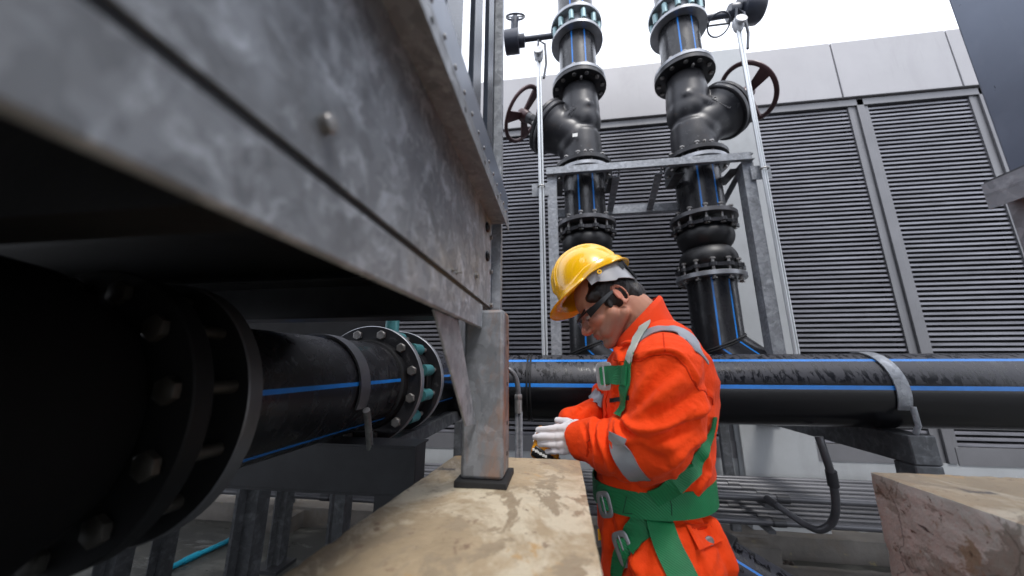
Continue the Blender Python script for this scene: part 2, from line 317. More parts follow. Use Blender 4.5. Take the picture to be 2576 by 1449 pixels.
# ------------------------------------------------------------------ setting: ground, kerb
def grid_sheet(x0, x1, y0, y1, z, nx, ny, amp=0, sc=1):
    b = MB(); vs = []
    for j in range(ny+1):
        for i in range(nx+1):
            x = x0+(x1-x0)*i/nx; y = y0+(y1-y0)*j/ny; vs.append((x, y, z+amp*noise.noise(Vector((x*sc, y*sc, 3)))))
    b.add(vs, [(j*(nx+1)+i, j*(nx+1)+i+1, (j+1)*(nx+1)+i+1, (j+1)*(nx+1)+i) for j in range(ny) for i in range(nx)], 0, None, True); return b
GZ = .08
tag(obj('ground', grid_sheet(-60, 60, -60, 3.05, GZ, 160, 90, .006, 2), 'ground'), kind='structure')
def rough_block(x0, x1, y0, y1, z0, z1, step=.03, amp=.006, rnd=.012, sc=9, seed=0):
    """subdivided box with worn rounded edges; mi 0 top, 1 sides"""
    nx = max(2, int((x1-x0)/step)); ny = max(2, int((y1-y0)/step)); nz = max(2, int((z1-z0)/step)); b = MB()
    c = V((x0+x1)/2, (y0+y1)/2, (z0+z1)/2); h = V((x1-x0)/2, (y1-y0)/2, (z1-z0)/2)
    def w(p):
        q = p-c; d = [max(0, abs(q[i])-(h[i]-rnd)) for i in range(3)]; l = math.sqrt(sum(k*k for k in d))
        if l > rnd*.999 and l > 0:
            for i in range(3): q[i] = math.copysign(h[i]-rnd+d[i]/l*rnd, q[i]) if d[i] > 0 else q[i]
        p = c+q; n = sum(1 for k in d if k > rnd*.5)
        s = V(p.x*sc+seed, p.y*sc, p.z*sc); a = amp*(1+1.2*(n >= 2))
        e = noise.noise(s)*.6+noise.noise(s*2.7)*.4
        if n >= 2: e = -abs(e)
        dirv = V(*[math.copysign(1, q[i]) if d[i] > rnd*.5 else 0 for i in range(3)])
        if dirv.length > 0: dirv.normalize()
        return p+dirv*e*a
    def face(o, u, v, nu, nv, mi):
        vs = [w(o+u*(i/nu)+v*(j/nv)) for j in range(nv+1) for i in range(nu+1)]
        b.add(vs, [(j*(nu+1)+i, j*(nu+1)+i+1, (j+1)*(nu+1)+i+1, (j+1)*(nu+1)+i) for j in range(nv) for i in range(nu)], mi, None, True)
    X, Y, Z = V(x1-x0, 0, 0), V(0, y1-y0, 0), V(0, 0, z1-z0); o = V(x0, y0, z0)
    face(o+Z, X, Y, nx, ny, 0); face(o, Y, X, ny, nx, 1); face(o, X, Z, nx, nz, 1); face(o+Y, Z, X, nz, nx, 1)
    face(o, Z, Y, nz, ny, 1); face(o+X, Y, Z, ny, nz, 1)
    return b
tag(obj('kerb', rough_block(-6, 6, 2.92, 3.1, GZ-.02, .225, .05, .008, .01, 5), ['kerb', 'kerb']), kind='structure')
tag(obj('drainage_step', rough_block(.9, 6, 2.62, 2.80, GZ-.02, GZ+.035, .05, .01, .01, 5, 3), ['kerb', 'kerb']), kind='structure')
# ------------------------------------------------------------------ building with louvres
bld = thing('plant_room_wall', 'long grey plant room wall of dark horizontal louvres under a pale fascia', 'wall', (1.5, 3.2, GZ))
WY = 3.1
obj('lower_wall', MB().box((-6, WY-.02, GZ), (1.33, WY+.2, .69)).box((1.86, WY-.02, GZ), (8, WY+.2, .69)), 'wall', bld)
FYY = 3.045; fz0 = P(2140, 243, Y=FYY)[2]; fz1 = P(2115, 105, Y=FYY)[2]
obj('backing_wall', MB().box((-6, WY+.09, .69), (1.345, WY+.2, fz0-.001)).box((1.845, WY+.09, .69), (8, WY+.2, fz0-.001)), 'void', bld)  # black sheet painting the shaded depth behind blades and below the fascia
obj('pillar', MB().box((1.335, WY-.10, GZ), (1.85, WY+.25, 4.38)), 'wall', bld, bevel=.006)
obj('head_beam', MB().box((-6, WY-.03, 3.745), (1.33, WY+.088, fz0-.075)).box((1.855, WY-.03, 3.745), (8, WY+.088, fz0-.075)), 'mullion', bld)
xs = [-6.0, -3.2, -1.3, 1.335]
for a, b_ in list(zip(xs, xs[1:]))+[(1.85, 2.62), (2.62, 3.56), (3.56, 4.5), (4.5, 5.6), (5.6, 8)]:
    fp = obj('fascia_panel', MB().box((a+.006, FYY, fz0), (b_-.006, WY+.2, fz1)), 'fascia', bld, bevel=.004)
    obj('panel_joint', MB().box((b_-.006, FYY+.015, fz0+.004), (b_+.006, WY+.1, fz1-.004)), 'fasciajoint', bld)
def louvre(x0, x1, z0=.80, z1=3.70, sp=.040):
    fr = MB(); w = .03
    fr.box((x0, WY-.015, z0), (x0+w, WY+.06, z1)); fr.box((x1-w, WY-.015, z0), (x1, WY+.06, z1)); fr.box((x0, WY-.018, z1), (x1, WY+.06, z1+.04)); fr.box((x0, WY-.025, z0-.12), (x1, WY+.07, z0))
    f = obj('louvre_frame', fr, 'mullion', bld)
    bl = MB(); n = int((z1-z0)/sp)
    prof = [(-.004, 0), (-.004, .0165), (-.001, .019), (.016, .0235), (.017, .0215), (.0, .0155), (.0, 0)]
    for i in range(n):
        z = z0+sp*(i+.15); nx = 8; rings = []
        for k in range(nx+1):
            x = x0+w+(x1-x0-2*w)*k/nx; dz = .0022*noise.noise(V(x*2.2, i*3.1, 0)); rings.append([V(x, WY+a, z+c+dz) for a, c in prof])
        bl.loft(rings); 
    for i in range(len(bl.sm)): bl.sm[i] = False
    obj('louvre_blades', bl, 'louvre', f)
for a, b_ in ((-4.2, -2.1), (-2.02, -.9+.0), (-.84, 1.33), (1.86, 2.70), (2.80, 3.645), (3.745, 4.6), (4.7, 5.6), (5.7, 6.8)): louvre(a, b_)
for a, b_ in ((-2.1, -2.02), (-.9, -.84), (2.70, 2.80), (3.645, 3.745), (4.6, 4.7), (5.6, 5.7)):
    m_ = MB().box((a+.001, WY-.012, .69), (b_-.001, WY+.08, 3.745)); m_.box((a+.035, WY-.03, .69), (b_-.008, WY-.0125, 3.745)); obj('mullion', m_, 'mullion', bld, bevel=.003)
# ------------------------------------------------------------------ concrete plinths
_pl = rough_block(-.283, .041, -.45, .945, GZ-.02, 1.15, .012, .0022, .004, 26, 0)
_pl.v = [(x-.036*(.945-y)/.54 if x < -.2 else x, y, z) for x, y, z in _pl.v]
tag(obj('concrete_plinth', _pl, ['conc_top', 'conc_side']),
    'long cream stained concrete plinth running towards the worker with the steel leg standing on it', 'plinth', 'concrete plinths')
tag(obj('concrete_plinth', rough_block(.672, 1.05, -.45, .935, GZ-.02, 1.15, .012, .0032, .005, 22, 5), ['conc_top', 'conc_side']),
    'mossy cracked grey concrete plinth in the lower right corner', 'plinth', 'concrete plinths')
# ------------------------------------------------------------------ left cooling tower
tw = thing('cooling_tower', 'galvanised cooling tower basin filling the upper left above the pipes', 'cooling tower', (-1.2, .2, 1.15))
PX = -.163; YE = .80; YN = -4.0; XL = -6.0  # towers run on unseen behind the camera, lengthened to block sky light
obj('basin_panel', MB().box((PX-.004, YN, 1.515), (PX, YE, 1.745)).box((XL, YE-.004, 1.515), (PX-.0045, YE, 1.745)), 'galv_panel', tw)
obj('basin_floor', MB().box((XL, YN, 1.60), (PX-.005, YE-.005, 1.604)), 'plate_black', tw)
# bottom channel: flat band with rolled top edge (the dark seam)
ch = MB().box((PX-.003, YN, 1.457), (PX+.0, .7145, 1.506)).box((PX-.010, YN, 1.457), (PX-.0035, .7145, 1.460))
ch.box((PX-.05, YN, 1.506), (PX-.006, YE, 1.5145))
obj('bottom_channel', ch, 'galv_panel', tw, bevel=.0015)
obj('seam_strip', MB().box((PX-.005, YN, 1.5062), (PX-.0025, YE, 1.5148)), 'plate_black', tw)
ur = MB()
for yy in (-3.2, -2.4, -1.6, -.9, -.3, .2): ur.box((XL, yy, 1.497), (PX-.052, yy+.05, 1.598))
obj('floor_joists', ur, 'plate_black', tw)
cb = MB().box((XL, .76, 1.488), (PX-.052, .765, 1.57)).box((XL, .70, 1.483), (PX-.052, .765, 1.4875)).box((XL, .70, 1.571), (PX-.052, .765, 1.575))
obj('end_beam', cb, 'plate_dark', tw)
# rim flange angle and the plate above it
fl = MB().box((PX, YN, 1.729), (-.119, .80, 1.732)).box((-.1215, YN, 1.710), (-.119, .80, 1.7285)).box((-.1215, YN, 1.7325), (-.119, .80, 1.737))
obj('rim_flange', fl, 'galv', tw)
up = MB().box((-.124, YN, 1.7375), (-.1215, .80, 1.795)).box((-.20, YN, 1.7955), (-.1215, .80, 1.7985)); 
obj('rim_plate', up, 'galv_wet', tw)
for i in range(16):
    y = .14+i*.042; obj('rivet', MB().ell((-.1212, y, 1.75), (.0022, .0035, .0035), u=8, w=6), 'bolt', tw)
    if i % 3 == 0: obj('bolt_hole', MB().cyl((-.1192, y, 1.722), (-.1185, y, 1.722), .0035, 10), 'void', tw)
# vertical fins / posts above the rim
for (xa, xb, y) in ((1124, 1166, 20), (1196, 1215, 20), (1231, 1243, 20)):
    a = P(xa, y, X=-.14)[1]; b_ = P(xb, y, X=-.14)[1]
    pm = MB().box((-.1435, a, 1.80), (-.14, b_, 3.6)).box((-.150, b_-.004, 1.80), (-.1437, b_, 3.6)).box((-.150, a, 1.80), (-.1437, a+.003, 3.6))
    obj('upright', pm, 'slate', tw)
obj('corner_post', MB().box((-.163, .81, 1.38), (-.141, .83, 3.6)).box((-.175, .8305, 1.38), (-.141, .834, 3.6)), 'galv', tw)
obj('top_frame', MB().box((XL, YN, 3.6), (-.12, .84, 3.75)), 'galv_dark', tw)
obj('shading_fill_pack', MB().box((XL, YN+.05, 1.80), (-1.4, .7, 3.59)), 'plate_dark', tw)  # unseen fill inside the tower, serves to darken the space below
# leg with foam pad, and diagonal brace
lg = MB().box((-.203, .716, 1.162), (-.117, .798, 1.497))
lego = obj('leg', lg, 'galv_post', tw, bevel=.007)
for z in (1.20, 1.26, 1.34, 1.43): obj('bolt_hole', MB().cyl((-.1172, .765, z), (-.1162, .765, z), .0045, 12), 'void', lego)
obj('foot_pad', MB().box((-.212, .705, 1.149), (-.108, .81, 1.1615)), 'foam', tw, bevel=.002)
br = MB(); a0, a1 = V(-.172, .452, 1.456), V(-.172, .570, 1.456); b0, b1 = V(-.172, .640, 1.272), V(-.172, .7155, 1.264)
for sx in (0,):
    q = [a0, a1, b1, b0]; br.add([tuple(p) for p in q]+[tuple(p+V(-.004, 0, 0)) for p in q], [(0, 1, 2, 3), (7, 6, 5, 4), (0, 4, 5, 1), (1, 5, 6, 2), (2, 6, 7, 3), (3, 7, 4, 0)])
obj('diagonal_brace', br, 'galv', tw, bevel=.001)
def side_bolt(x, y, R, h, nm='panel_bolt', m_='bolt', thr=0):
    p = P(x, y, X=PX); b = MB().hexa(p, (1, 0, 0), R, h); b.lathe([(R*1.35, 0), (R*1.35, .0012)], frame(p, (1, 0, 0)), 20)
    if thr: b.cyl(p, p+V(thr, 0, 0), R*.5, 10)
    return obj(nm, b, m_, tw)
bb = P(816, 313, X=PX); b = MB().lathe([(.0068, 0), (.0068, .0062), (.0060, .0072), (.001, .0076)], frame(bb, (1, 0, 0)), 24); obj('panel_bolt', b, 'bolt', tw)
for x, y in ((1196, 693), (1233, 598), (1233, 684), (1233, 768)): side_bolt(x, y, .0055, .006)
for x, y in ((1137, 680), (1148, 686)): side_bolt(x, y, .0028, .003, thr=.010)
for x, y in ((1224, 572), (1224, 645)): 
    p = P(x, y, X=PX); obj('rubber_grommet', MB().lathe([(.011, 0), (.0125, .003), (.010, .006), (.007, .006), (.006, .003)], frame(p, (1, 0, 0)), 20), 'blackplastic', tw)
# ------------------------------------------------------------------ right cooling tower (its corner only)
tr = thing('cooling_tower', 'blue-grey wet galvanised tower corner cropped by the top right edge', 'cooling tower', (1.6, .2, 1.15))
RX = .94
obj('rim_flange', MB().box((.905, YN, 1.728), (RX, .80, 1.731)).box((.905, YN, 1.700), (.9075, .80, 1.7275)).box((.905, YN, 1.7315), (.9075, .80, 1.757)), 'galv', tr)
obj('rim_plate', MB().box((.909, YN, 1.733), (.938, .798, 1.762)), 'galv_dark', tr)
obj('corner_post', MB().box((.962, .62, 1.763), (1.04, .80, 3.6)), 'galv_wet', tr, bevel=.004)
obj('side_panel', MB().box((1.047, YN, 1.763), (1.052, .79, 3.6)).box((1.047, .79, 1.763), (3.2, .795, 3.6)), 'galv_wet', tr)
obj('basin_panel', MB().box((RX, YN, 1.46), (RX+.004, .80, 1.727)).box((RX+.0045, .796, 1.46), (3.2, .80, 1.727)), 'galv_post', tr)
obj('top_frame', MB().box((.95, YN, 3.6), (3.2, .84, 3.75)), 'galv_dark', tr)
lr = obj('leg', MB().box((.945, .70, 1.151), (1.02, .79, 1.459)), 'galv_post', tr, bevel=.005)
# ------------------------------------------------------------------ header pipe
HY = 2.02; HZ = 1.26; HR = .1775
def stripe_angles(px_list, c, R, axis):
    return px_list
hp = thing('header_pipe', 'thick wet black header pipe with blue stripes crossing behind the worker', 'pipe', (1.6, HY, HZ-HR))
seg = 120
def hpipe(x0, x1, mi='pipe_wet_sheen'):
    n = 24; prof = [(HR, (x1-x0)*i/n) for i in range(n+1)]
    T = Matrix(((0, 0, 1, x0), (0, -1, 0, HY), (1, 0, 0, HZ), (0, 0, 0, 1)))  # local x->Z up, y->-Y towards camera, z->X
    b = MB(); b.lathe(prof, T, seg, 0, sw=2, stripes=[rad(34), rad(81.5), rad(180), rad(270)]); return b
# angle 0 = top, 90 = facing camera
obj('pipe_barrel', hpipe(-1.6, 5.2), ['pipe_wet_sheen', 'stripe'], hp)
for x in (P(1335, 900, Y=2.02)[0], 3.4):
    wb = MB()
    for dx in (-.008, .008): wb.lathe([(HR, -.006), (HR+.006, -.004), (HR+.008, 0), (HR+.006, .004), (HR, .006)], frame((x+dx, HY, HZ), (1, 0, 0)), 72)
    obj('weld_bead', wb, 'rubber', hp)
# strap on header
sx = 1.53
st = thing('pipe_strap', 'galvanised strap clamping the thick header pipe on the right', 'pipe clamp', (sx, HY, HZ-HR), 'pipe straps')
sb = MB(); ring = []
for i in range(25):
    a = rad(-10+125*i/24) ; ca, sa = cos(a), sin(a); w = .028
    R0, R1 = HR+.003, HR+.009
    ring.append([V(sx-w, HY-sa*R0, HZ+ca*R0), V(sx+w, HY-sa*R0, HZ+ca*R0), V(sx+w, HY-sa*R1, HZ+ca*R1), V(sx-w, HY-sa*R1, HZ+ca*R1)])
sb.loft(ring); 
for i in range(len(sb.sm)): sb.sm[i] = False
sbo = obj('strap_band', sb, 'galv', st)
obj('threaded_rod', MB().tube([(sx+.012, HY-HR-.016, HZ-.06), (sx+.012, HY-HR-.020, HZ-.14), (sx+.010, HY-HR+.0, HZ-.1745)], [.011, .0105, .0105], 12), 'galv', st)
# support frame under header
AX0, AX1, AY = 1.492, 1.597, 1.819
fr = thing('pipe_stand', 'square steel tube stand carrying the thick header pipe behind the right plinth', 'pipe support', (1.55, AY, GZ))
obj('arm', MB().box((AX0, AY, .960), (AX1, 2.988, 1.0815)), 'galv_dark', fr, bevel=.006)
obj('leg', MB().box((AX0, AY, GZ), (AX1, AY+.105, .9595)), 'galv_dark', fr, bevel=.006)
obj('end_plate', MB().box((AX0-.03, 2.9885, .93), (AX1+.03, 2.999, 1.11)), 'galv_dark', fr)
# ------------------------------------------------------------------ risers
RY = 2.27; RR = .14; FR = .2
BM_S = bolt_mesh(.075, .009, .016); BM_M = bolt_mesh(.110, .009, .016); BM_V = bolt_mesh(.05, .009, .016)
def bolts(parent, cx, cy, z0, me, n=12, R=.172, ph=0.):
    for k in range(n):
        a = 2*pi*(k+.5)/n+ph; inst('bolt', me, Matrix.Translation((cx+R*cos(a), cy+R*sin(a), z0)), parent)
def riser(cx, side, nm):
    nm2 = 'top of the left riser' if side < 0 else 'top of the right riser beside the sky'
    grp = 'vertical riser assemblies'
    r = thing('riser_pipe', 'black vertical riser pipe with blue stripes %s' % nm, 'pipe', (cx, RY, 1.4), 'riser pipes')
    def seg_(z0, z1, ph=0):
        b = MB().lathe([(RR, z0-z0), (RR, (z1-z0)*.5), (RR, z1-z0)], Matrix.Translation((cx, RY, z0)), 90, 0, stripes=[rad(-112)+ph, rad(-72)+ph, rad(60)+ph, rad(150)+ph]); return b
    obj('pipe_section', seg_(2.33, 2.68), ['pipe', 'stripe'], r); obj('pipe_section', seg_(3.47, 3.86), ['pipe', 'stripe'], r); obj('pipe_section', seg_(4.03, 4.6), ['pipe', 'stripe'], r)
    # lower leg with 45 degree lateral into the header
    Zm = 1.50
    b = MB(); ns = 90; stp = [rad(-112), rad(-72), rad(60), rad(150)]
    rings = []
    d = V(1, 0, -1).normalized()
    for t_ in (1.92, 1.7): rings.append([V(cx+RR*cos(a), RY+RR*sin(a), t_) for a in [2*pi*k/ns for k in range(ns)]])
    tn = math.tan(rad(22.5))
    rings.append([V(cx+RR*cos(a), RY+RR*sin(a), Zm+tn*RR*cos(a)) for a in [2*pi*k/ns for k in range(ns)]])
    rings.append([V(cx+RR*cos(a), RY+RR*sin(a), Zm+tn*RR*cos(a))+d*.42+V(0, -.14, 0) for a in [2*pi*k/ns for k in range(ns)]])
    b.loft(rings)
    for i in range(3):
        for k in range(ns):
            if k in {int(round(q/(2*pi/ns)-.5)) % ns for q in stp}: b.m[i*ns+k] = 1
    obj('lateral_branch', b, ['pipe', 'stripe'], r)
    wb = MB()
    for dz in (-.007, .007): wb.tube([V(cx+(RR+.004)*cos(a), RY+(RR+.004)*sin(a), Zm+dz+tn*RR*cos(a)) for a in [2*pi*k/48 for k in range(49)]], .0055, 8, caps=False)
    obj('weld_bead', wb, 'rubber', r)
    # pipe-side backing rings
    for z, t_, m_ in ((2.300, .028, 'iron_grey'), (1.900, .028, 'zinc'), (2.684, .026, 'zinc'), (3.462, .026, 'zinc'), (3.848, .026, 'zinc')):
        obj('flange', MB().ring((cx, RY, z), (0, 0, 1), FR, RR+.001, t_, 72), m_, r)
    # rubber expansion joint
    j = thing('rubber_joint', 'black rubber bellows joint on the riser %s' % nm, 'expansion joint', (cx, RY, 1.9285), 'rubber joints')
    pr = []; z0, z1 = 1.955, 2.262
    for i in range(41):
        t_ = i/40; z = z0+(z1-z0)*t_; s_ = abs(sin(2*pi*t_)); pr.append((.128+.040*(s_**.75) if .02 < t_ < .98 else .15, z))
    obj('bellows', MB().lathe(pr, Matrix.Translation((cx, RY, 0)), 72), 'rubber', j)
    def lob(z, t_):
        rr = []; N_ = 144
        for zz, dr in ((z, 0), (z+t_, 0)):
            rr.append([V(cx+q*cos(a), RY+q*sin(a), zz) for a, q in [(2*pi*k/N_, .180+.020*max(0, cos(12*(2*pi*k/N_)-pi))**.6) for k in range(N_)]])
        ri = [[V(cx+.128*cos(2*pi*k/N_), RY+.128*sin(2*pi*k/N_), zz) for k in range(N_)] for zz in (z+t_, z)]
        b = MB(); b.loft(rr+ri+[rr[0]], cap=False); 
        for i in range(len(b.sm)): b.sm[i] = False
        return b
    obj('flange', lob(2.238, .022), 'iron', j); obj('flange', lob(1.955, .022), 'iron', j)
    bolts(j, cx, RY, 2.240, BM_M); bolts(j, cx, RY, 1.890, BM_M)
    # globe valve
    v = thing('globe_valve', 'black cast iron globe valve with maroon handwheel %s' % nm, 'valve', (cx, RY, 2.737), 'globe valves')
    n = V(side*.79, 0, .61).normalized(); n = V(side*.78, .1, .62).normalized(); O = V(cx, RY, 2.86)
    b = MB()
    b.lathe([(.125, 2.75), (.138, 2.80), (.140, 2.90), (.136, 3.0), (.10, 3.06), (.0001, 3.08)], Matrix.Translation((cx, RY, 0)), 48)
    b.lathe([(.0001, 3.02), (.10, 3.06), (.140, 3.14), (.143, 3.22), (.137, 3.31), (.128, 3.37), (.125, 3.42)], Matrix.Translation((cx, RY, 0)), 48)
    b.lathe([(.0001, -.06), (.12, -.05), (.142, 0), (.150, .10), (.17, .17), (.190, .20), (.0001, .21)], frame(O+n*.08+V(0, 0, .1), n), 48)
    b.ell(O+n*.06+V(0, 0, .08), (.143, .141, .160), u=32, w=20); b.ell(V(cx-side*.006, RY, 3.13), (.141, .141, .150), u=32, w=20)
    b.caps(O+V(-side*.045, -.10, .34), .045, O+n*.25+V(0, -.075, .05), .075, seg=24)
    bo = skinmesh('valve_body', b, 'iron', v, .008, 14)
    bv = MB(); Tn = frame(O+n*.272+V(0, 0, .1), n)
    bv.lathe([(.12, -.006), (.196, 0), (.202, .006), (.202, .028), (.198, .034), (.196, .036), (.202, .040), (.202, .062), (.19, .070), (.12, .078), (.06, .11), (.045, .15), (.040, .20)], Tn, 64)
    bon = obj('bonnet', bv, 'iron', v)
    for k in range(8):
        a = 2*pi*k/8+.2; nt_ = MB().hexa(Tn @ V(.165*cos(a), .165*sin(a), .066), n, .016, .02); obj('bonnet_bolt', nt_, 'bolt', bon)
    for z in (2.734, 3.425):
        obj('flange', MB().ring((cx, RY, z), (0, 0, 1), FR+.002, .10, .030, 72), 'iron', v)
    obj('stem', MB().lathe([(.040, .2), (.043, .26), (.043, .27), (.034, .28), (.030, .33)], Tn, 32), 'iron_grey', v)
    hw = MB(); Th = frame(O+n*.56+V(0, 0, .1), n); R = .205
    rim = []
    for k in range(49):
        a = 2*pi*k/48; rim.append([Th @ V((R+q*.017)*cos(a), (R+q*.017)*sin(a), w*.012) for q, w in [(cos(2*pi*i/12), sin(2*pi*i/12)) for i in range(12)]])
    hw.loft(rim, cap=False)
    hw.lathe([(.0001, -.05), (.045, -.05), (.05, 0), (.042, .03), (.02, .045), (.0001, .045)], Th, 32)
    for k in range(3):
        a = 2*pi*k/3+rad(60 if side > 0 else 75); ca, sa = cos(a), sin(a)
        q = []
        for rr, w in ((.03, .024), (R-.01, .045)): q += [(rr*ca-w*sa, rr*sa+w*ca), (rr*ca+w*sa, rr*sa-w*ca)]
        vs = [Th @ V(x, y, z) for z in (-.008, .010) for x, y in q]
        hw.add([tuple(p) for p in vs], [(0, 1, 3, 2), (4, 6, 7, 5), (0, 4, 5, 1), (2, 3, 7, 6), (0, 2, 6, 4), (1, 5, 7, 3)])
    obj('handwheel', hw, 'wheel', v, bevel=.003)
    for z, yy in ((2.80, -.142), (3.40, -.135)): pt = MB(); obj('test_plug', pt.cyl((cx+.005, RY+yy, z), (cx+.005, RY+yy-.022, z), .009, 12).cyl((cx+.005, RY+yy-.016, z-.0), (cx+.005, RY+yy-.03, z+.0), .006, 10), 'bolt', v)
    bolts(v, cx, RY, 2.676, BM_M); bolts(v, cx, RY, 3.425, BM_S)
    if side < 0: obj('white_sticker', MB().add([tuple(O+V(-.075+dx, -.157+.001*dx, .055+dz)) for dx, dz in ((0, 0), (.035, .003), (.037, .03), (.002, .027))], [(0, 1, 2, 3)]), 'whitemark', v)
    # raised foundry lettering on the branch (as cast)
    # butterfly valve
    w = thing('butterfly_valve', 'butterfly valve with dark gearbox, %s' % nm2, 'valve', (cx, RY, 3.875), 'butterfly valves')
    obj('valve_body', MB().ring((cx, RY, 3.885), (0, 0, 1), .145, .12, .115, 48), 'zinc', w)
    obj('flange', MB().ring((cx, RY, 4.0), (0, 0, 1), FR, RR-.01, .028, 72), 'zinc', w)
    for k in range(12):
        a = 2*pi*(k+.5)/12; x, y = cx+.172*cos(a), RY+.172*sin(a)
        l_ = MB().cyl((x, y, 3.905), (x, y, 3.985), .020, 20); lo = obj('lug', l_, 'paleteal', w)
        obj('lug_bolt', MB().cyl((x, y, 3.875), (x, y, 4.0), .010, 12), 'bolt', lo)
    return r, v, w
def skinmesh(name, mb, m_, parent, vox, smooth=4, disp=None, sub=0, label=None, facs=.5, mfun=None):
    """fuse overlapping closed shells into one continuous surface"""
    mats = [m_] if isinstance(m_, str) else m_
    me = mesh_of(mb, name+'_src', mats); o = bpy.data.objects.new('tmp', me); COL.objects.link(o)
    r = o.modifiers.new('r', 'REMESH'); r.mode = 'VOXEL'; r.voxel_size = vox; r.adaptivity = 0
    if smooth: s_ = o.modifiers.new('s', 'SMOOTH'); s_.iterations = smooth; s_.factor = facs
    dg = bpy.context.evaluated_depsgraph_get(); ev = o.evaluated_get(dg); m2 = bpy.data.meshes.new_from_object(ev)
    bpy.data.objects.remove(o); bpy.data.meshes.remove(me)
    n = len(m2.vertices); co = np.empty(n*3); m2.vertices.foreach_get('co', co); co = co.reshape(n, 3)
    if disp is not None:
        no = np.empty(n*3); m2.vertices.foreach_get('normal', no); co = disp(co, no.reshape(n, 3))
    mi = mfun(co) if mfun is not None else None
    off = WL[parent.name] if parent is not None else V((co[:, 0].min()+co[:, 0].max())/2, (co[:, 1].min()+co[:, 1].max())/2, co[:, 2].min())
    wco = co.copy()
    m2.vertices.foreach_set('co', (co-np.array(off)).ravel()); m2.polygons.foreach_set('use_smooth', [True]*len(m2.polygons))
    m2.materials.clear()
    for q in mats: m2.materials.append(M[q])
    if mi is not None:
        pv = [int(mi[p.vertices[0]]) for p in m2.polygons]; m2.polygons.foreach_set('material_index', pv)
    else: m2.polygons.foreach_set('material_index', [0]*len(m2.polygons))
    m2.update(); m2.name = name
    o = bpy.data.objects.new(name, m2); COL.objects.link(o); WL[o.name] = off
    if parent is not None: o.parent = parent
    else: o.location = off
    if label: o['label'] = label
    o_bvh[o.name] = lambda: BVHTree.FromPolygons([Vector(c) for c in wco], [tuple(p.vertices) for p in m2.polygons])
    return o
o_bvh = {}
rl = riser(.203, -1, 'on the left, above the yellow helmet')
rr_ = riser(.962, 1, 'on the right, beside the pale pillar')
def letters(txt, size, pos, xdir, nrm, m_, parent, ext=.002):
    cu = bpy.data.curves.new('text', 'FONT'); cu.body = txt; cu.size = size; cu.extrude = ext; cu.offset = size*.015
    o = bpy.data.objects.new('text', cu); COL.objects.link(o); dg = bpy.context.evaluated_depsgraph_get(); me = bpy.data.meshes.new_from_object(o.evaluated_get(dg)); bpy.data.objects.remove(o)
    me.materials.clear(); me.materials.append(M[m_]); z = Vector(nrm).normalized(); x = (Vector(xdir)-z*Vector(xdir).dot(z)).normalized(); y = z.cross(x)
    T = Matrix((x, y, z)).transposed().to_4x4(); T.translation = pos; return inst('cast_lettering', me, T, parent)
dgx = bpy.context.evaluated_depsgraph_get()
def on_body(v, x, y):
    vb = [c for c in v.children if c.name.startswith('valve_body')][0]; bv = o_bvh[vb.name](); h = bv.ray_cast(Vector((0, 0, H)), ray(x, y).normalized()); return h
for v_, x, y, t_, sz, xd in ((rr_[1], 1790, 248, 'DN250', .045, (.8, 0, -.75)), (rr_[1], 1776, 262, '10', .04, (.9, 0, -.5)), (rl[1], 1437, 292, '2015', .04, (.45, 0, .9))):
    h = on_body(v_, x, y)
    if h[0] is not None: letters(t_, sz, h[0]+h[1]*.001, xd, h[1], 'iron_grey', v_, .003)
# gearboxes of the butterfly valves
def gearbox_left(w):
    Y = 2.27; z = P(1368, 98, Y=Y)[2]
    c0 = P(1271, 108, Y=Y); c1 = P(1330, 100, Y=Y); z = c0.z
    g = MB().lathe([(.085, 0), (.09, .004), (.09, .11), (.085, .115)], frame(V(c0.x, Y, z), (1, 0, 0)), 40)
    g.lathe([(.05, .115), (.05, .16), (.03, .165)], frame(V(c0.x, Y, z), (1, 0, 0)), 24)
    g.cyl((c0.x+.16, Y, z+.01), (.203-.12, Y, z+.01), .022, 16)
    g.cyl((c0.x+.075, Y-.02, z+.05), (c0.x+.085, Y-.03, z+.20), .032, 20)
    go = obj('gearbox', g, 'gear', w)
    Th = frame(V(c0.x+.088, Y-.03, z+.215), V(.05, -.55, .8)); h = MB()
    h.lathe([(.075+.008*cos(a), .008*sin(a)) for a in [2*pi*i/10 for i in range(10)]], Th, 36, closed=True)
    h.bar(Th @ V(-.07, 0, 0), Th @ V(.07, 0, 0), .018, .006, up=tuple(Th.to_3x3() @ V(0, 0, 1))); h.cyl(Th @ V(0, 0, -.01), Th @ V(0, 0, .012), .018, 16)
    obj('gear_handwheel', h, 'gear', go)
gearbox_left(rl[2])
def gearbox_right(w):
    Y = 2.27; c0 = P(1790, 46, Y=Y); z = c0.z; xr = P(1915, 20, Y=Y).x
    g = MB().lathe([(.105, 0), (.115, .01), (.115, .13), (.10, .15)], frame(V(xr-.15, Y, z+.05), (1, 0, 0)), 40)
    g.cyl((1.08, Y, z), (xr-.15, Y, z+.02), .024, 16); g.lathe([(.055, 0), (.06, .01), (.06, .07), (.04, .08)], frame(V(xr-.23, Y, z+.03), (1, 0, 0)), 28)
    go = obj('gearbox', g, 'gear', w)
    Th = frame(P(1808, 62, Y=Y-.06), V(0, .6, .8)); h = MB()
    h.lathe([(.075+.006*cos(a), .006*sin(a)) for a in [2*pi*i/10 for i in range(10)]], Th, 36, closed=True); h.bar(Th @ V(-.07, 0, 0), Th @ V(.07, 0, 0), .014, .006)
    obj('gear_handwheel', h, 'gear', go)
gearbox_right(rr_[2])
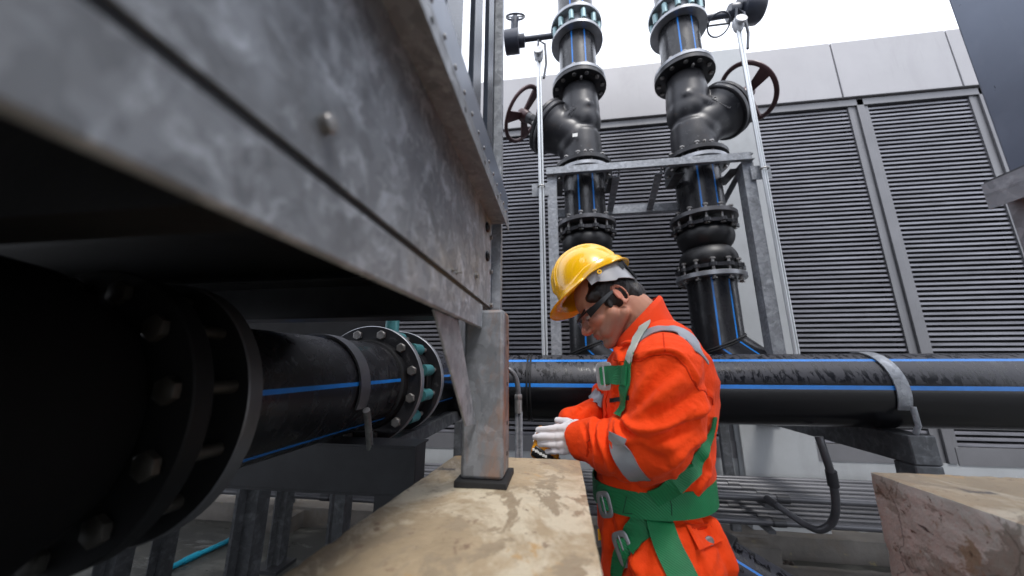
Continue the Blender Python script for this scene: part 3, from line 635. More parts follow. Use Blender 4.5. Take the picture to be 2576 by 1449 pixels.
# ------------------------------------------------------------------ goalpost frame around the risers
gf = thing('steel_goalpost', 'galvanised angle iron goalpost standing around both risers', 'steel frame', (.58, 2.1, 1.4))
FY = 2.06
zt = 2.60
obj('post', MB().box((-.052, FY, 1.42), (.006, FY+.006, zt)).box((-.052, FY+.0065, 1.42), (-.046, FY+.055, zt)).box((.0065, FY-.002, 1.42), (.010, FY+.04, zt)), 'galv', gf)
obj('post', MB().box((1.14, FY, 1.42), (1.205, FY+.006, zt)).box((1.14, FY+.0065, 1.42), (1.146, FY+.075, zt)).box((1.199, FY+.0065, 1.42), (1.205, FY+.075, zt)), 'galv', gf)
obj('front_beam', MB().box((-.056, FY-.004, zt+.0), (1.20, FY+.001, zt+.062)).box((-.056, FY-.030, zt-.001), (1.20, FY-.0045, zt+.004)).box((-.05, FY+.0015, zt+.052), (1.215, FY+.03, zt+.058)), 'galv', gf)
zr = P(1600, 500, Y=2.50)[2]
obj('rear_beam', MB().box((-.05, 2.49, 2.5), (1.2, 2.495, 2.562)).box((-.05, 2.4955, 2.5), (1.2, 2.54, 2.505)), 'galv', gf)
for (xa, ya), (xb, yb) in (((1556, 440), (1540, 512)), ((1662, 432), (1640, 505))):
    A = P(xa, ya, Y=2.10); B = P(xb, yb, Y=2.48); obj('cross_brace', MB().bar((A.x, 2.075, 2.59), (B.x+.0, 2.488, 2.54), .045, .006, up=(1, 0, 0)).bar((A.x-.02, 2.075, 2.57), (B.x-.02, 2.488, 2.52), .006, .045, up=(1, 0, 0)), 'galv', gf)
obj('cross_brace', MB().bar((1.17, 2.13, 2.59), (1.13, 2.488, 2.40), .055, .006, up=(1, 0, 0)), 'galv', gf)
for x in (.02, .38, .79, 1.12):
    obj('clamp_bracket', MB().box((x-.03, 2.10, 2.575), (x+.03, 2.30, 2.581)).box((x-.03, 2.295, 2.5815), (x+.03, 2.30, 2.64)), 'galv_dark', gf)
rp = MB().box((-.049, FY+.05, 1.42), (-.043, FY+.056, 1.425))
# rods
def rod(x, ytop, ybot, lab, brk, capm):
    Y = 2.03; z0 = 1.43
    t_ = thing('earthing_rod', lab, 'rod', (x, Y, z0), 'earthing rods beside the risers')
    z1 = P(*ytop, Y=Y)[2]
    obj('rod_tube', MB().tube([(x, Y, z0), (x, Y, 2.5), (x, Y, z1)], .0095, 12).tube([(x+.018, Y+.006, z0), (x+.018, Y+.006, 2.5), (x+.018, Y+.006, z1)], .0075, 10), 'rod', t_)
    bz = P(*brk, Y=Y)[2]; sx_ = -1 if x > .5 else 1
    obj('wall_bracket', MB().box((x-.055, Y+.018, bz-.055), (x+.055, Y+.024, bz+.035)), 'galv', t_)
    cl = MB(); cl.tube([V(x+.008+.022*cos(a), Y-.001+.020*sin(a), bz) for a in [pi+pi*k/10 for k in range(-1, 12)]], .0045, 8); obj('clip', cl, 'bolt', t_)
    hd = MB().lathe([(.012, -.03), (.024, -.015), (.030, 0), (.036, .04), (.03, .06), (.02, .075), (.0001, .078)], Matrix.Translation((x+.008, Y, z1)), 24)
    hd.lathe([(.0001, 0), (.018, .004), (.034, .004), (.036, .0), (.036, -.01), (.0001, -.02)], frame((x+.008, Y-.045, z1+.03), (0, -1, .2)), 24)
    obj('entry_cap', hd, 'whitecap', t_)
    lp = MB().tube([(x, Y, z1+.07), (x+.01, Y-.01, z1+.15), (x+.055, Y, z1+.12), (x+.06, Y, z1-.05), (x+.04, Y, z1-.17)], .009, 10); obj('flexible_lead', lp, 'gear', t_)
rod(-.097, (1352, 148), None, 'pale twin rod left of the two risers', (1360, 470), 0)
rod(1.232, (1850, 72), None, 'pale twin rod right of the two risers, crossing the maroon handwheel', (1920, 425), 0)
# ------------------------------------------------------------------ conduits along the wall
CG = 'grey conduits in two tiers along the foot of the wall'
def hconduit(y, z, r, cpl, lab):
    t_ = thing('wall_conduit', lab, 'conduit', (1.0, y, z), CG)
    pts = [(x, y, z+.0015*sin(x*2.1+y*40)) for x in np.linspace(-5, 5.5, 30)]
    b = MB().tube(pts, r, 12); obj('conduit_run', b, 'conduit', t_)
    for cx in cpl: obj('coupling', MB().cyl((cx-.035, y, z), (cx+.035, y, z), r+.005, 16), 'conduit_dark', t_)
ordn = ['nearest', 'second nearest', 'third nearest', 'fourth nearest', 'fifth nearest', 'farthest']
for i in range(6):
    y = 2.50+.078*i; big = .021 if i == 0 else (.019 if i == 3 else .015)
    hconduit(y, .592, big, (1.30-.045*i if i == 0 else 1.28-.05*i, -1.55-.03*i), 'grey conduit, %s of the upper tier below the louvres' % ordn[i])
    y = 2.52+.075*i; big = .021 if i == 0 else .014
    hconduit(y, .455, big, (1.27-.05*i, -1.7-.03*i), 'grey conduit, %s of the lower tier below the louvres' % ordn[i])
def rack(x, lab):
    t_ = thing('conduit_rack', lab, 'rack', (x, 2.7, GZ), 'conduit racks'); 
    obj('rack_arm', MB().box((x-.02, 2.46, .550), (x+.02, 2.95, .569)).box((x-.02, 2.46, .414), (x+.02, 2.95, .433)), 'galv_dark', t_)
    obj('rack_post', MB().box((x-.02, 2.955, GZ+.12), (x+.045, 3.0, 1.2)), 'galv_dark', t_, bevel=.004)
    obj('base_block', rough_block(x-.07, x+.20, 2.78, 3.02, GZ-.01, GZ+.125, .04, .006, .01, 8), ['kerb', 'kerb'], t_)
rack(1.20, 'dark steel post and rack holding the conduits on a concrete block right of the worker')
rack(-2.35, 'dark steel post and rack holding the conduits in the shade at far left')
# hooked conduit from arm to the tier
hk = thing('hooked_conduit', 'dark hooked flexible conduit hanging below the header pipe support', 'conduit', (1.25, 2.1, .5))
pts = [P(2060, 1098, Y=1.97), P(2072, 1135, Y=1.97), P(2090, 1190, Y=2.0), P(2100, 1240, Y=2.03), P(2102, 1285, Y=2.06), P(2090, 1318, Y=2.10), P(2062, 1333, Y=2.14), P(2030, 1322, Y=2.20), P(1990, 1296, Y=2.28), P(1955, 1272, Y=2.36), P(1930, 1256, Y=2.44)]
def smoothpts(p, n=4):
    out = []
    for i in range(len(p)-1):
        a, b, c, d = p[max(i-1, 0)], p[i], p[i+1], p[min(i+2, len(p)-1)]
        for k in range(n):
            t = k/n; out.append(.5*((2*b)+(-a+c)*t+(2*a-5*b+4*c-d)*t*t+(-a+3*b-3*c+d)*t**3))
    return out+[p[-1]]
obj('conduit_run', MB().tube(smoothpts(pts), .017, 14), 'conduit', hk)
obj('coupling', MB().tube([P(2090, 1185, Y=2.0), P(2097, 1222, Y=2.02)], .023, 16), 'conduit_dark', hk)
obj('coupling', MB().tube([pts[-2], pts[-1]], .023, 16), 'conduit_dark', hk)
# small curved conduit by the leg
ck = thing('bent_conduit', 'rusty bent conduit standing just right of the steel leg', 'conduit', (-.18, 1.5, .2))
pts = [P(1268, 925, Y=1.5), P(1283, 931, Y=1.5), P(1297, 948, Y=1.5), P(1303, 975, Y=1.5), P(1304, 995, Y=1.5)]
obj('bend', MB().tube(smoothpts(pts), .0115, 14), 'iron_grey', ck)
A = P(1304, 992, Y=1.5); obj('fitting', MB().hexa(A, (0, 0, -1), .0175, .022).cyl(A-V(0, 0, .022), A-V(0, 0, .075), .0155, 18), 'bolt', ck)
obj('conduit_run', MB().tube([A-V(.006, 0, .07), V(A.x-.006, A.y, GZ)], .0085, 12).tube([A-V(-.009, 0, .07), V(A.x+.009, A.y, GZ)], .0085, 12), 'galv', ck)
# ------------------------------------------------------------------ branch pipe under the tower
BX, BZ = -.668, 1.317
bp = thing('branch_pipe', 'dark black pipe with blue stripes running away under the tower basin', 'pipe', (BX, 1, BZ-RR))
def yl(y0, y1, R=RR, m2=1):
    T = Matrix(((1, 0, 0, BX), (0, 0, 1, y0), (0, 1, 0, BZ), (0, 0, 0, 1)))
    n = max(2, int((y1-y0)/.05)); return MB().lathe([(R, (y1-y0)*i/n) for i in range(n+1)], T, 90, 0, stripes=[rad(6), rad(-50), rad(100), rad(200)])
b = yl(.50, 1.175); b2 = yl(1.36, 2.0)
for q in (b, b2): q.f = [f[::-1] for f in q.f]
obj('pipe_section', b, ['pipe', 'stripe'], bp); obj('pipe_section', b2, ['pipe_wet_sheen', 'stripe'], bp)
obj('stub_end', MB().lathe([(RR, 0), (RR+.008, .004), (RR+.014, .03), (RR+.014, .05)], frame((BX, 1.118, BZ), (0, 1, 0)), 64), 'rubber', bp)
for y, m_ in ((.482, 'iron_grey'), (1.146, 'iron_grey'), (1.352, 'iron_grey')): obj('flange', MB().rimmed((BX, y, BZ), (0, 1, 0), FR, RR+.001, .026), ['iron_shaded', 'iron_grey'] if y < .6 else ['iron', 'zinc'], bp)  # paler rims paint in caught sky light; near flange darkened for shade
BMb = bolt_mesh(.235, .009, .0165); BMn = bolt_mesh(.115, .010, .018, mat_='bolt_shaded')
bf = thing('butterfly_valve', 'teal lugged butterfly valve between the flanges just left of the steel leg', 'valve', (BX, 1.3, BZ-.2), 'butterfly valves')
obj('valve_body', MB().ring((BX, 1.222, BZ), (0, 1, 0), .15, .13, .08, 64), 'plate_black', bf)
obj('stub_end', MB().ring((BX, 1.173, BZ), (0, 1, 0), .158, .13, .045, 64).ring((BX, 1.305, BZ), (0, 1, 0), .158, .13, .045, 64), 'rubber', bf)
for k in range(12):
    a = 2*pi*(k+.5)/12; x, z = BX+.172*cos(a), BZ+.172*sin(a)
    obj('lug', MB().cyl((x, 1.225, z), (x, 1.300, z), .021, 18).caps((x, 1.262, z), .02, (BX+.145*cos(a), 1.262, BZ+.145*sin(a)), .026), 'teal', bf)
    T = frame((x, 1.3795, z), (0, -1, 0)); inst('bolt', BMb, T, bf)
obj('valve_neck', MB().cyl((BX+.02, 1.262, BZ+.14), (BX+.02, 1.262, BZ+.33), .026, 20), 'teal', bf)
# near joint
nj = thing('rubber_joint', 'black flanged rubber joint in deep shade at the lower left', 'expansion joint', (BX, .3, BZ-.2), 'rubber joints')
pr = [(.15, .43), (.16, .41), (.185, .37), (.19, .33), (.17, .28), (.16, .25), (.185, .20), (.19, .15), (.16, .10)]
obj('bellows', MB().lathe([(r, z) for r, z in pr[::-1]], frame((BX, -.045, BZ), (0, 1, 0)), 64), 'rubber_shaded', nj)
obj('flange', MB().ring((BX, .400, BZ), (0, 1, 0), FR, .13, .028, 72), 'iron_shaded', nj); obj('flange', MB().ring((BX, .03, BZ), (0, 1, 0), FR, .13, .028, 72), 'iron_shaded', nj)
for k in range(12):
    a = 2*pi*(k+.35)/12; inst('bolt', BMn, frame((BX+.172*cos(a), .511, BZ+.172*sin(a)), (0, -1, 0)), nj)
# strap and supports
s2 = thing('pipe_strap', 'brownish steel strap over the dark branch pipe under the tower', 'pipe clamp', (BX, 1.0, BZ), 'pipe straps')
sb = MB(); ring = []
for i in range(33):
    a = rad(-20+220*i/32); ca, sa = cos(a), sin(a); R0, R1 = RR+.003, RR+.009
    ring.append([V(BX+ca*R0, .870, BZ+sa*R0), V(BX+ca*R0, .915, BZ+sa*R0), V(BX+ca*R1, .915, BZ+sa*R1), V(BX+ca*R1, .870, BZ+sa*R1)])
sb.loft(ring); sb.sm = [False]*len(sb.sm)
obj('strap_band', sb, 'iron_grey', s2)
obj('threaded_rod', MB().tube([(-.530, .960, 1.150), (-.526, .925, 1.24), (-.520, .905, 1.262)], [.0095, .0095, .0095], 14), 'bolt', s2)
sp = thing('pipe_support_beam', 'dark channel beam carrying the branch pipe beside the cream plinth', 'pipe support', (-.8, 1, GZ))
b = MB().box((-1.5, .95, 1.045), (-.395, .956, 1.160)).box((-1.5, .95, 1.1605), (-.395, 1.045, 1.166)).box((-1.5, .95, 1.039), (-.395, 1.03, 1.0445)); obj('beam', b, 'plate_dark', sp)
obj('leg', MB().box((-.505, .9565, GZ), (-.397, .9625, 1.038)).box((-.505, .963, GZ), (-.499, 1.03, 1.038)).box((-.403, .963, GZ), (-.397, 1.03, 1.1595)), 'plate_dark', sp)
rl_ = thing('pipe_support_rail', 'steel angle rail running back under the teal valve', 'pipe support', (-.56, 1.6, GZ))
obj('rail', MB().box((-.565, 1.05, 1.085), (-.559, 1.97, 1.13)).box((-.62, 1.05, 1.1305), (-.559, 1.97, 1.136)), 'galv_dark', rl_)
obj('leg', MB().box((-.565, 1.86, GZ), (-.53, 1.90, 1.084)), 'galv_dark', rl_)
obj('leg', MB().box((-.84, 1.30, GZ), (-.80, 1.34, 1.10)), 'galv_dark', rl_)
for x0, x1, y0, yb, lab in ((593, 650, 1250, 1.55, 'wide dark steel post under the tower, nearest to the big flange'), (692, 722, 1250, 2.35, 'narrow dark steel post in the middle under the tower'), (830, 868, 1250, 1.75, 'dark steel post under the tower next to the cream plinth'), (245, 290, 1420, 1.5, 'dark steel post half hidden below the black rubber joint'), (382, 405, 1420, 1.9, 'thin dark steel post between rubber joint and blue hose')):
    a = P(x0, y0, Y=yb); b_ = P(x1, y0, Y=yb); wd = b_.x-a.x
    t_ = thing('steel_post', lab, 'post', (a.x, yb, GZ), 'steel posts under the tower')
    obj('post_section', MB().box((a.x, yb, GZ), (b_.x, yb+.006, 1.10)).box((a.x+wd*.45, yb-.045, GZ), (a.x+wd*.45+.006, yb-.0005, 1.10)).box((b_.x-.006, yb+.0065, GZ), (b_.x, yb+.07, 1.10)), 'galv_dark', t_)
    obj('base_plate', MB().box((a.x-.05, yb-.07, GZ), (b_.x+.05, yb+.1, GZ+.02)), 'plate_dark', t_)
b = MB().box((-3.0, 1.6, 1.1), (-.8, 1.66, 1.2)); tag(obj('cross_beam', b, 'plate_black'), 'black horizontal steel beam far under the tower', 'beam')
b = MB().box((-6, 1.95, 1.47), (-.98, 1.955, 1.80)).box((-6, 1.9555, 1.47), (-.98, 2.2, 1.475)); tag(obj('dark_screen', b, 'plate_black'), 'dark sheet added to hide the louvres above the branch pipe', 'screen')  # dark sheet added to hide bright louvres in the gap
# hose on the floor
pts = [P(300, 1500, Z=GZ+.02), P(390, 1449, Z=GZ+.02), P(470, 1408, Z=GZ+.02), P(570, 1362, Z=GZ+.02), P(650, 1318, Z=GZ+.02), P(700, 1294, Z=GZ+.02)]
hs = thing('water_pipe', 'cyan plastic water pipe lying on the wet floor at lower left', 'pipe', tuple(pts[2]))
obj('pipe_run', MB().tube(smoothpts(pts), .017, 14), 'bluepvc', hs); obj('socket', MB().tube([P(462, 1412, Z=GZ+.02), P(500, 1394, Z=GZ+.02)], .0215, 14), 'bluepvc', hs)
# low black pipe behind the worker's legs
A = P(1815, 1415, Y=1.9); B = P(2010, 1540, Y=1.75)
lp = thing('low_pipe', 'black pipe with a blue stripe sloping down behind the worker at the bottom edge', 'pipe', (A.x, A.y, GZ))
Tl = frame(A, B-A); L_ = (B-A).length
b = MB().lathe([(.11, 0), (.11, L_*.5), (.11, L_*1.3)], Tl, 72, stripes=[rad(a) for a in (40, 130, 220, 310)]); obj('pipe_section', b, ['pipe_wet_sheen', 'stripe'], lp)
obj('end_collar', MB().ring(A-(B-A).normalized()*.02, B-A, .128, .09, .05, 48), 'rubber', lp)
# debris by the drain
db = MB()
for i in range(9):
    a = random.uniform(0, 6.28); c = P(1960, 1412, Z=GZ+.01)+V(random.uniform(-.05, .08), random.uniform(-.05, .05), 0); db.ell(c, (random.uniform(.012, .03), random.uniform(.012, .03), random.uniform(.01, .022)), u=9, w=6)
tag(obj('drain_debris', db, 'debris'), 'small dark clump of debris on the wet ledge behind the worker', 'debris')
# ------------------------------------------------------------------ worker
YB = 1.02
pc = P(1650, 1330, Y=YB)
pr_ = thing('person', 'person in orange coverall, yellow hard hat and green harness looking down at a tester', 'person', (pc.x, YB, GZ))
def ell_section(xl, xr, y, Yc, b, n=40, pw=1.0):
    """horizontal elliptical section whose outline in the photo runs from xl to xr"""
    c = P((xl+xr)/2, y, Y=Yc); th = math.atan2(c.x, Yc)
    A, B = P(xl, y, Y=Yc), P(xr, y, Y=Yc); w = (B.x-A.x)/2*cos(th)
    a = math.sqrt(max(w*w-(b*sin(th))**2, .0004))/cos(th)
    out = []
    for k in range(n):
        t_ = 2*pi*k/n; q = lambda v: math.copysign(abs(v)**pw, v)
        out.append(V(c.x+a*q(cos(t_)), Yc+b*q(sin(t_)), c.z))
    return out
# joints (near = the side towards the camera)
nS, nE, nW = P(1672, 925, Y=.86), P(1655, 1108, Y=.845), P(1462, 1104, Y=.985)
fS, fE, fW = P(1625, 915, Y=1.19), P(1548, 1048, Y=1.17), P(1440, 1062, Y=1.06)
HO = P(1558, 757, Y=.94); HO = V(HO.x-.004, YB, HO.z)      # between the ears
HROLL = 7; pit = rad(34); hf = V(-cos(pit), -.05, -sin(pit)).normalized(); hu = V(-sin(pit), 0, cos(pit)); hl = hu.cross(hf).normalized(); hu = hf.cross(hl); RH = Matrix.Rotation(rad(HROLL), 3, hf); hl = RH @ hl; hu = RH @ hu
def hp_(f, u, l=0): return HO+hf*(f*.97)+hu*(u*(.86 if u < 0 else 1))+hl*l
HA = (hf, hu, hl)
def head_shapes(b):
    E = lambda f, u, l, rf, ru, rl_: b.ell(hp_(f, u, l), (rf, ru, rl_), axes=HA)
    E(-.002, .045, 0, .092, .085, .074); E(.045, .048, 0, .048, .05, .06)
    E(.050, -.008, 0, .046, .06, .056); E(.066, -.052, 0, .028, .034, .032)
    for s in (-1, 1):
        b.caps(hp_(.005, -.048, s*.056), .018, hp_(.074, -.092, s*.012), .016)
        b.caps(hp_(.03, -.03, s*.052), .022, hp_(.066, -.06, s*.028), .022)
        E(.068, -.012, s*.036, .024, .020, .022); b.caps(hp_(.092, .026, s*.006), .008, hp_(.080, .026, s*.038), .009)
        E(.108, -.026, s*.0125, .011, .008, .008)
        E(.080, .006, s*.031, .0125, .010, .014)
        # ear
        ec = hp_(-.012, .004, s*.0765); eb = (hl*s*.9-hf*.45).normalized(); ex = (hf*.9+hl*s*.40-hu*.1).normalized(); ex = (ex-eb*ex.dot(eb)).normalized(); ey = eb.cross(ex)*s; ey = ey if ey.dot(hu) > 0 else -ey
        e = [ec+ex*(.0145*cos(a)-.004)+ey*.027*sin(a)+eb*(.004-.004*cos(a)) for a in [rad(-75-300*k/16) for k in range(17)]]
        for p_, q_ in zip(e, e[1:]): b.caps(p_, .0037, q_, .0037, seg=8)
        b.ell(ec-eb*.002, (.013, .024, .003), axes=(ex, ey, eb)); b.ell(ec-ey*.026+ex*.004, (.008, .009, .004), axes=(ex, ey, eb))
    E(.078, -.092, 0, .019, .017, .022)
    b.caps(hp_(.090, .018, 0), .009, hp_(.118, -.018, 0), .0105); E(.112, -.024, 0, .014, .009, .010)
    b.caps(hp_(.092, -.048, -.016), .005, hp_(.100, -.046, 0), .0062); b.caps(hp_(.092, -.048, .016), .005, hp_(.100, -.046, 0), .0062)
    b.caps(hp_(.090, -.058, -.013), .005, hp_(.097, -.058, 0), .0066); b.caps(hp_(.090, -.058, .013), .005, hp_(.097, -.058, 0), .0066)
nk0, nk1 = hp_(-.035, -.035, 0), P(1655, 850, Y=YB)
b = MB(); head_shapes(b)
b.caps(nk0, .058, nk1, .068, seg=20)
b.caps(hp_(.02, -.05, 0), .04, (nk0+nk1)/2+V(-.02, 0, -.02), .045, seg=20)
b.loft([ell_section(*q) for q in ((1600, 1700, 880, YB, .12), (1560, 1770, 960, YB, .14), (1550, 1770, 1100, YB, .125), (1540, 1750, 1250, YB, .12), (1545, 1765, 1380, YB, .13), (1560, 1760, 1440, YB, .13))][::-1])
def arms(b, k):
    b.caps(nS, .05*k, nE, .042*k); b.caps(nE, .042*k, nW, .026*k); b.caps(fS, .05*k, fE, .042*k); b.caps(fE, .042*k, fW, .026*k)
    b.caps(V(nk1.x, 1.0, nk1.z-.03), .06*k, nS, .055*k); b.caps(V(nk1.x, 1.04, nk1.z-.03), .06*k, fS, .055*k)
arms(b, 1)
hipn, hipf = V(pc.x, .93, .93), V(pc.x, 1.11, .93)
knn, knf = V(pc.x-.02, .92, .53), V(pc.x-.05, 1.12, .53); ann, anf = V(pc.x+.03, .91, GZ+.09), V(pc.x-.02, 1.13, GZ+.09)
for hh, kk, aa in ((hipn, knn, ann), (hipf, knf, anf)):
    b.caps(hh, .085, kk, .055); b.caps(kk, .055, aa, .038); b.caps(aa-V(0, 0, .045), .035, aa+V(-.16, 0, -.055), .03)
# palms
b.caps(nW, .024, P(1410, 1100, Y=1.0), .022); b.caps(fW, .024, P(1405, 1090, Y=1.06), .022)
def lipmask(co):
    c = np.array(hp_(.104, -.052, 0)); d = (co-c); f = d @ np.array(hf); u = d @ np.array(hu); l = d @ np.array(hl)
    return ((f/.016)**2+(u/.0085)**2+(l/.021)**2 < 1).astype(int)
body = skinmesh('body', b, ['skin', 'lip'], pr_, .0036, 5, mfun=lipmask)
del o_bvh['body']
_co = np.empty(len(body.data.vertices)*3); body.data.vertices.foreach_get('co', _co); _co = _co.reshape(-1, 3)+np.array(WL['person'])
_d = _co-np.array(HO); _f = _d @ np.array(hf); _u = _d @ np.array(hu); _l = _d @ np.array(hl)
_sm = lambda v, a, b_: np.clip((v-a)/(b_-a), 0, 1)
_beard = _sm(-_u, .018, .045)*_sm(_f, .0, .03)*(1-_sm(-_u, .10, .13))*.75
_near = np.exp(-((_f-.118)**2+(_u+.016)**2+_l**2)/.0004)+np.exp(-((_f+.012)**2+(_u-.004)**2+(np.abs(_l)-.08)**2)/.0012)*.9+np.exp(-((_f-.075)**2+(_u+.008)**2+(np.abs(_l)-.045)**2)/.0005)*.5
for nm_, ar in (('beard', _beard), ('flush', np.clip(_near, 0, 1)*.8)):
    at_ = body.data.attributes.new(nm_, 'FLOAT', 'POINT'); at_.data.foreach_set('value', ar.astype(np.float32))
for s in (-1, 1):
    e = MB().ell(hp_(.0825, .006, s*.031), (.0115, .0075, .013), axes=HA); eo = obj('eye', e, 'eyew', pr_)
    obj('iris', MB().ell(hp_(.0905, .002, s*.032), (.004, .005, .005), axes=HA, u=10, w=8), 'blackplastic', eo)
    obj('eyebrow', MB().caps(hp_(.0995, .026, s*.014), .0035, hp_(.086, .029, s*.045), .0028, seg=8), 'hair', pr_)
# hair
b = MB()
b.ell(hp_(-.010, .045, 0), (.092, .088, .078), axes=HA); b.ell(hp_(-.055, -.002, 0), (.046, .052, .058), axes=HA)
b.ell(hp_(-.058, -.030, 0), (.034, .034, .048), axes=HA)
for s in (-1, 1):
    b.caps(hp_(.026, .035, s*.064), .012, hp_(.024, -.010, s*.066), .006); b.ell(hp_(.03, .044, s*.056), (.036, .020, .020), axes=HA); b.caps(hp_(.048, .040, s*.052), .013, hp_(.058, .036, s*.045), .009)
def hairdisp(co, no):
    out = co.copy()
    for i in range(len(co)):
        p = Vector(co[i]); out[i] += no[i]*(.0035*noise.noise(Vector((p.x*60, p.y*60, p.z*22)))+.002*noise.noise(Vector((p.x*160, p.y*160, p.z*40))))
    # recess behind the face and above the ears
    return out
skinmesh('hair', b, 'hair', pr_, .004, 3, hairdisp)
# ---- coverall
b = MB()
secs = [(1598, 1690, 815, YB, .085), (1570, 1725, 838, YB, .125), (1545, 1752, 868, YB, .160), (1524, 1775, 905, YB, .175), (1514, 1789, 955, YB, .176), (1511, 1797, 1010, YB, .168), (1516, 1791, 1060, YB, .160), (1510, 1780, 1120, YB, .155), (1502, 1783, 1175, YB, .150), (1498, 1775, 1215, YB, .138),
        (1500, 1762, 1240, YB, .122), (1500, 1762, 1290, YB, .122), (1503, 1785, 1325, YB, .145), (1507, 1790, 1370, YB, .155), (1510, 1793, 1410, YB, .158), (1512, 1790, 1450, YB, .158), (1530, 1780, 1500, YB, .16)]
b.loft([ell_section(*q, pw=.92) for q in secs][::-1])
bt_ = MB(); bt_.loft([ell_section(*q, pw=.92) for q in secs][::-1])
to_ = skinmesh('torso_tmp', bt_, 'orange', None, .009, 3); bvT = o_bvh['torso_tmp'](); bpy.data.objects.remove(to_)
b.caps(V(nk1.x+.0, .99, nk1.z-.035), .055, V(nS.x, nS.y, nS.z+.012), .072, seg=20); b.caps(V(nk1.x, 1.05, nk1.z-.035), .055, fS, .07, seg=20)
# near sleeve, baggy
b.caps(nS, .080, (nS+nE)/2+V(.008, 0, .0), .086, seg=24); b.caps((nS+nE)/2+V(.008, 0, 0), .086, nE+V(.0, 0, .01), .072, seg=24)
b.caps(nE+V(-.0, 0, .01), .072, nE*.6+nW*.4+V(0, 0, -.018), .068, seg=24); b.caps(nE*.6+nW*.4+V(0, 0, -.018), .068, nE*.22+nW*.78+V(0, 0, -.006), .053, seg=24)
b.caps(nE+V(.0, 0, -.0), .070, P(1615, 1160, Y=.90), .050, seg=20); b.caps(P(1615, 1160, Y=.90), .048, P(1535, 1150, Y=.95), .042, seg=20)
d_ = (nW-nE).normalized(); b.lathe([(.001, 0), (.050, 0), (.0485, .05), (.046, .075), (.001, .075)], frame(nW-d_*.06, d_), 32)
# far sleeve
b.caps(fS, .075, fE, .072, seg=20); b.caps(fE, .072, fE*.45+fW*.55+V(0, 0, .004), .052, seg=20); b.caps(fE*.45+fW*.55+V(0, 0, .004), .052, fW, .040, seg=20)
b.caps(P(1510, 985, Y=1.17), .03, fE+V(-.02, 0, .0), .05)
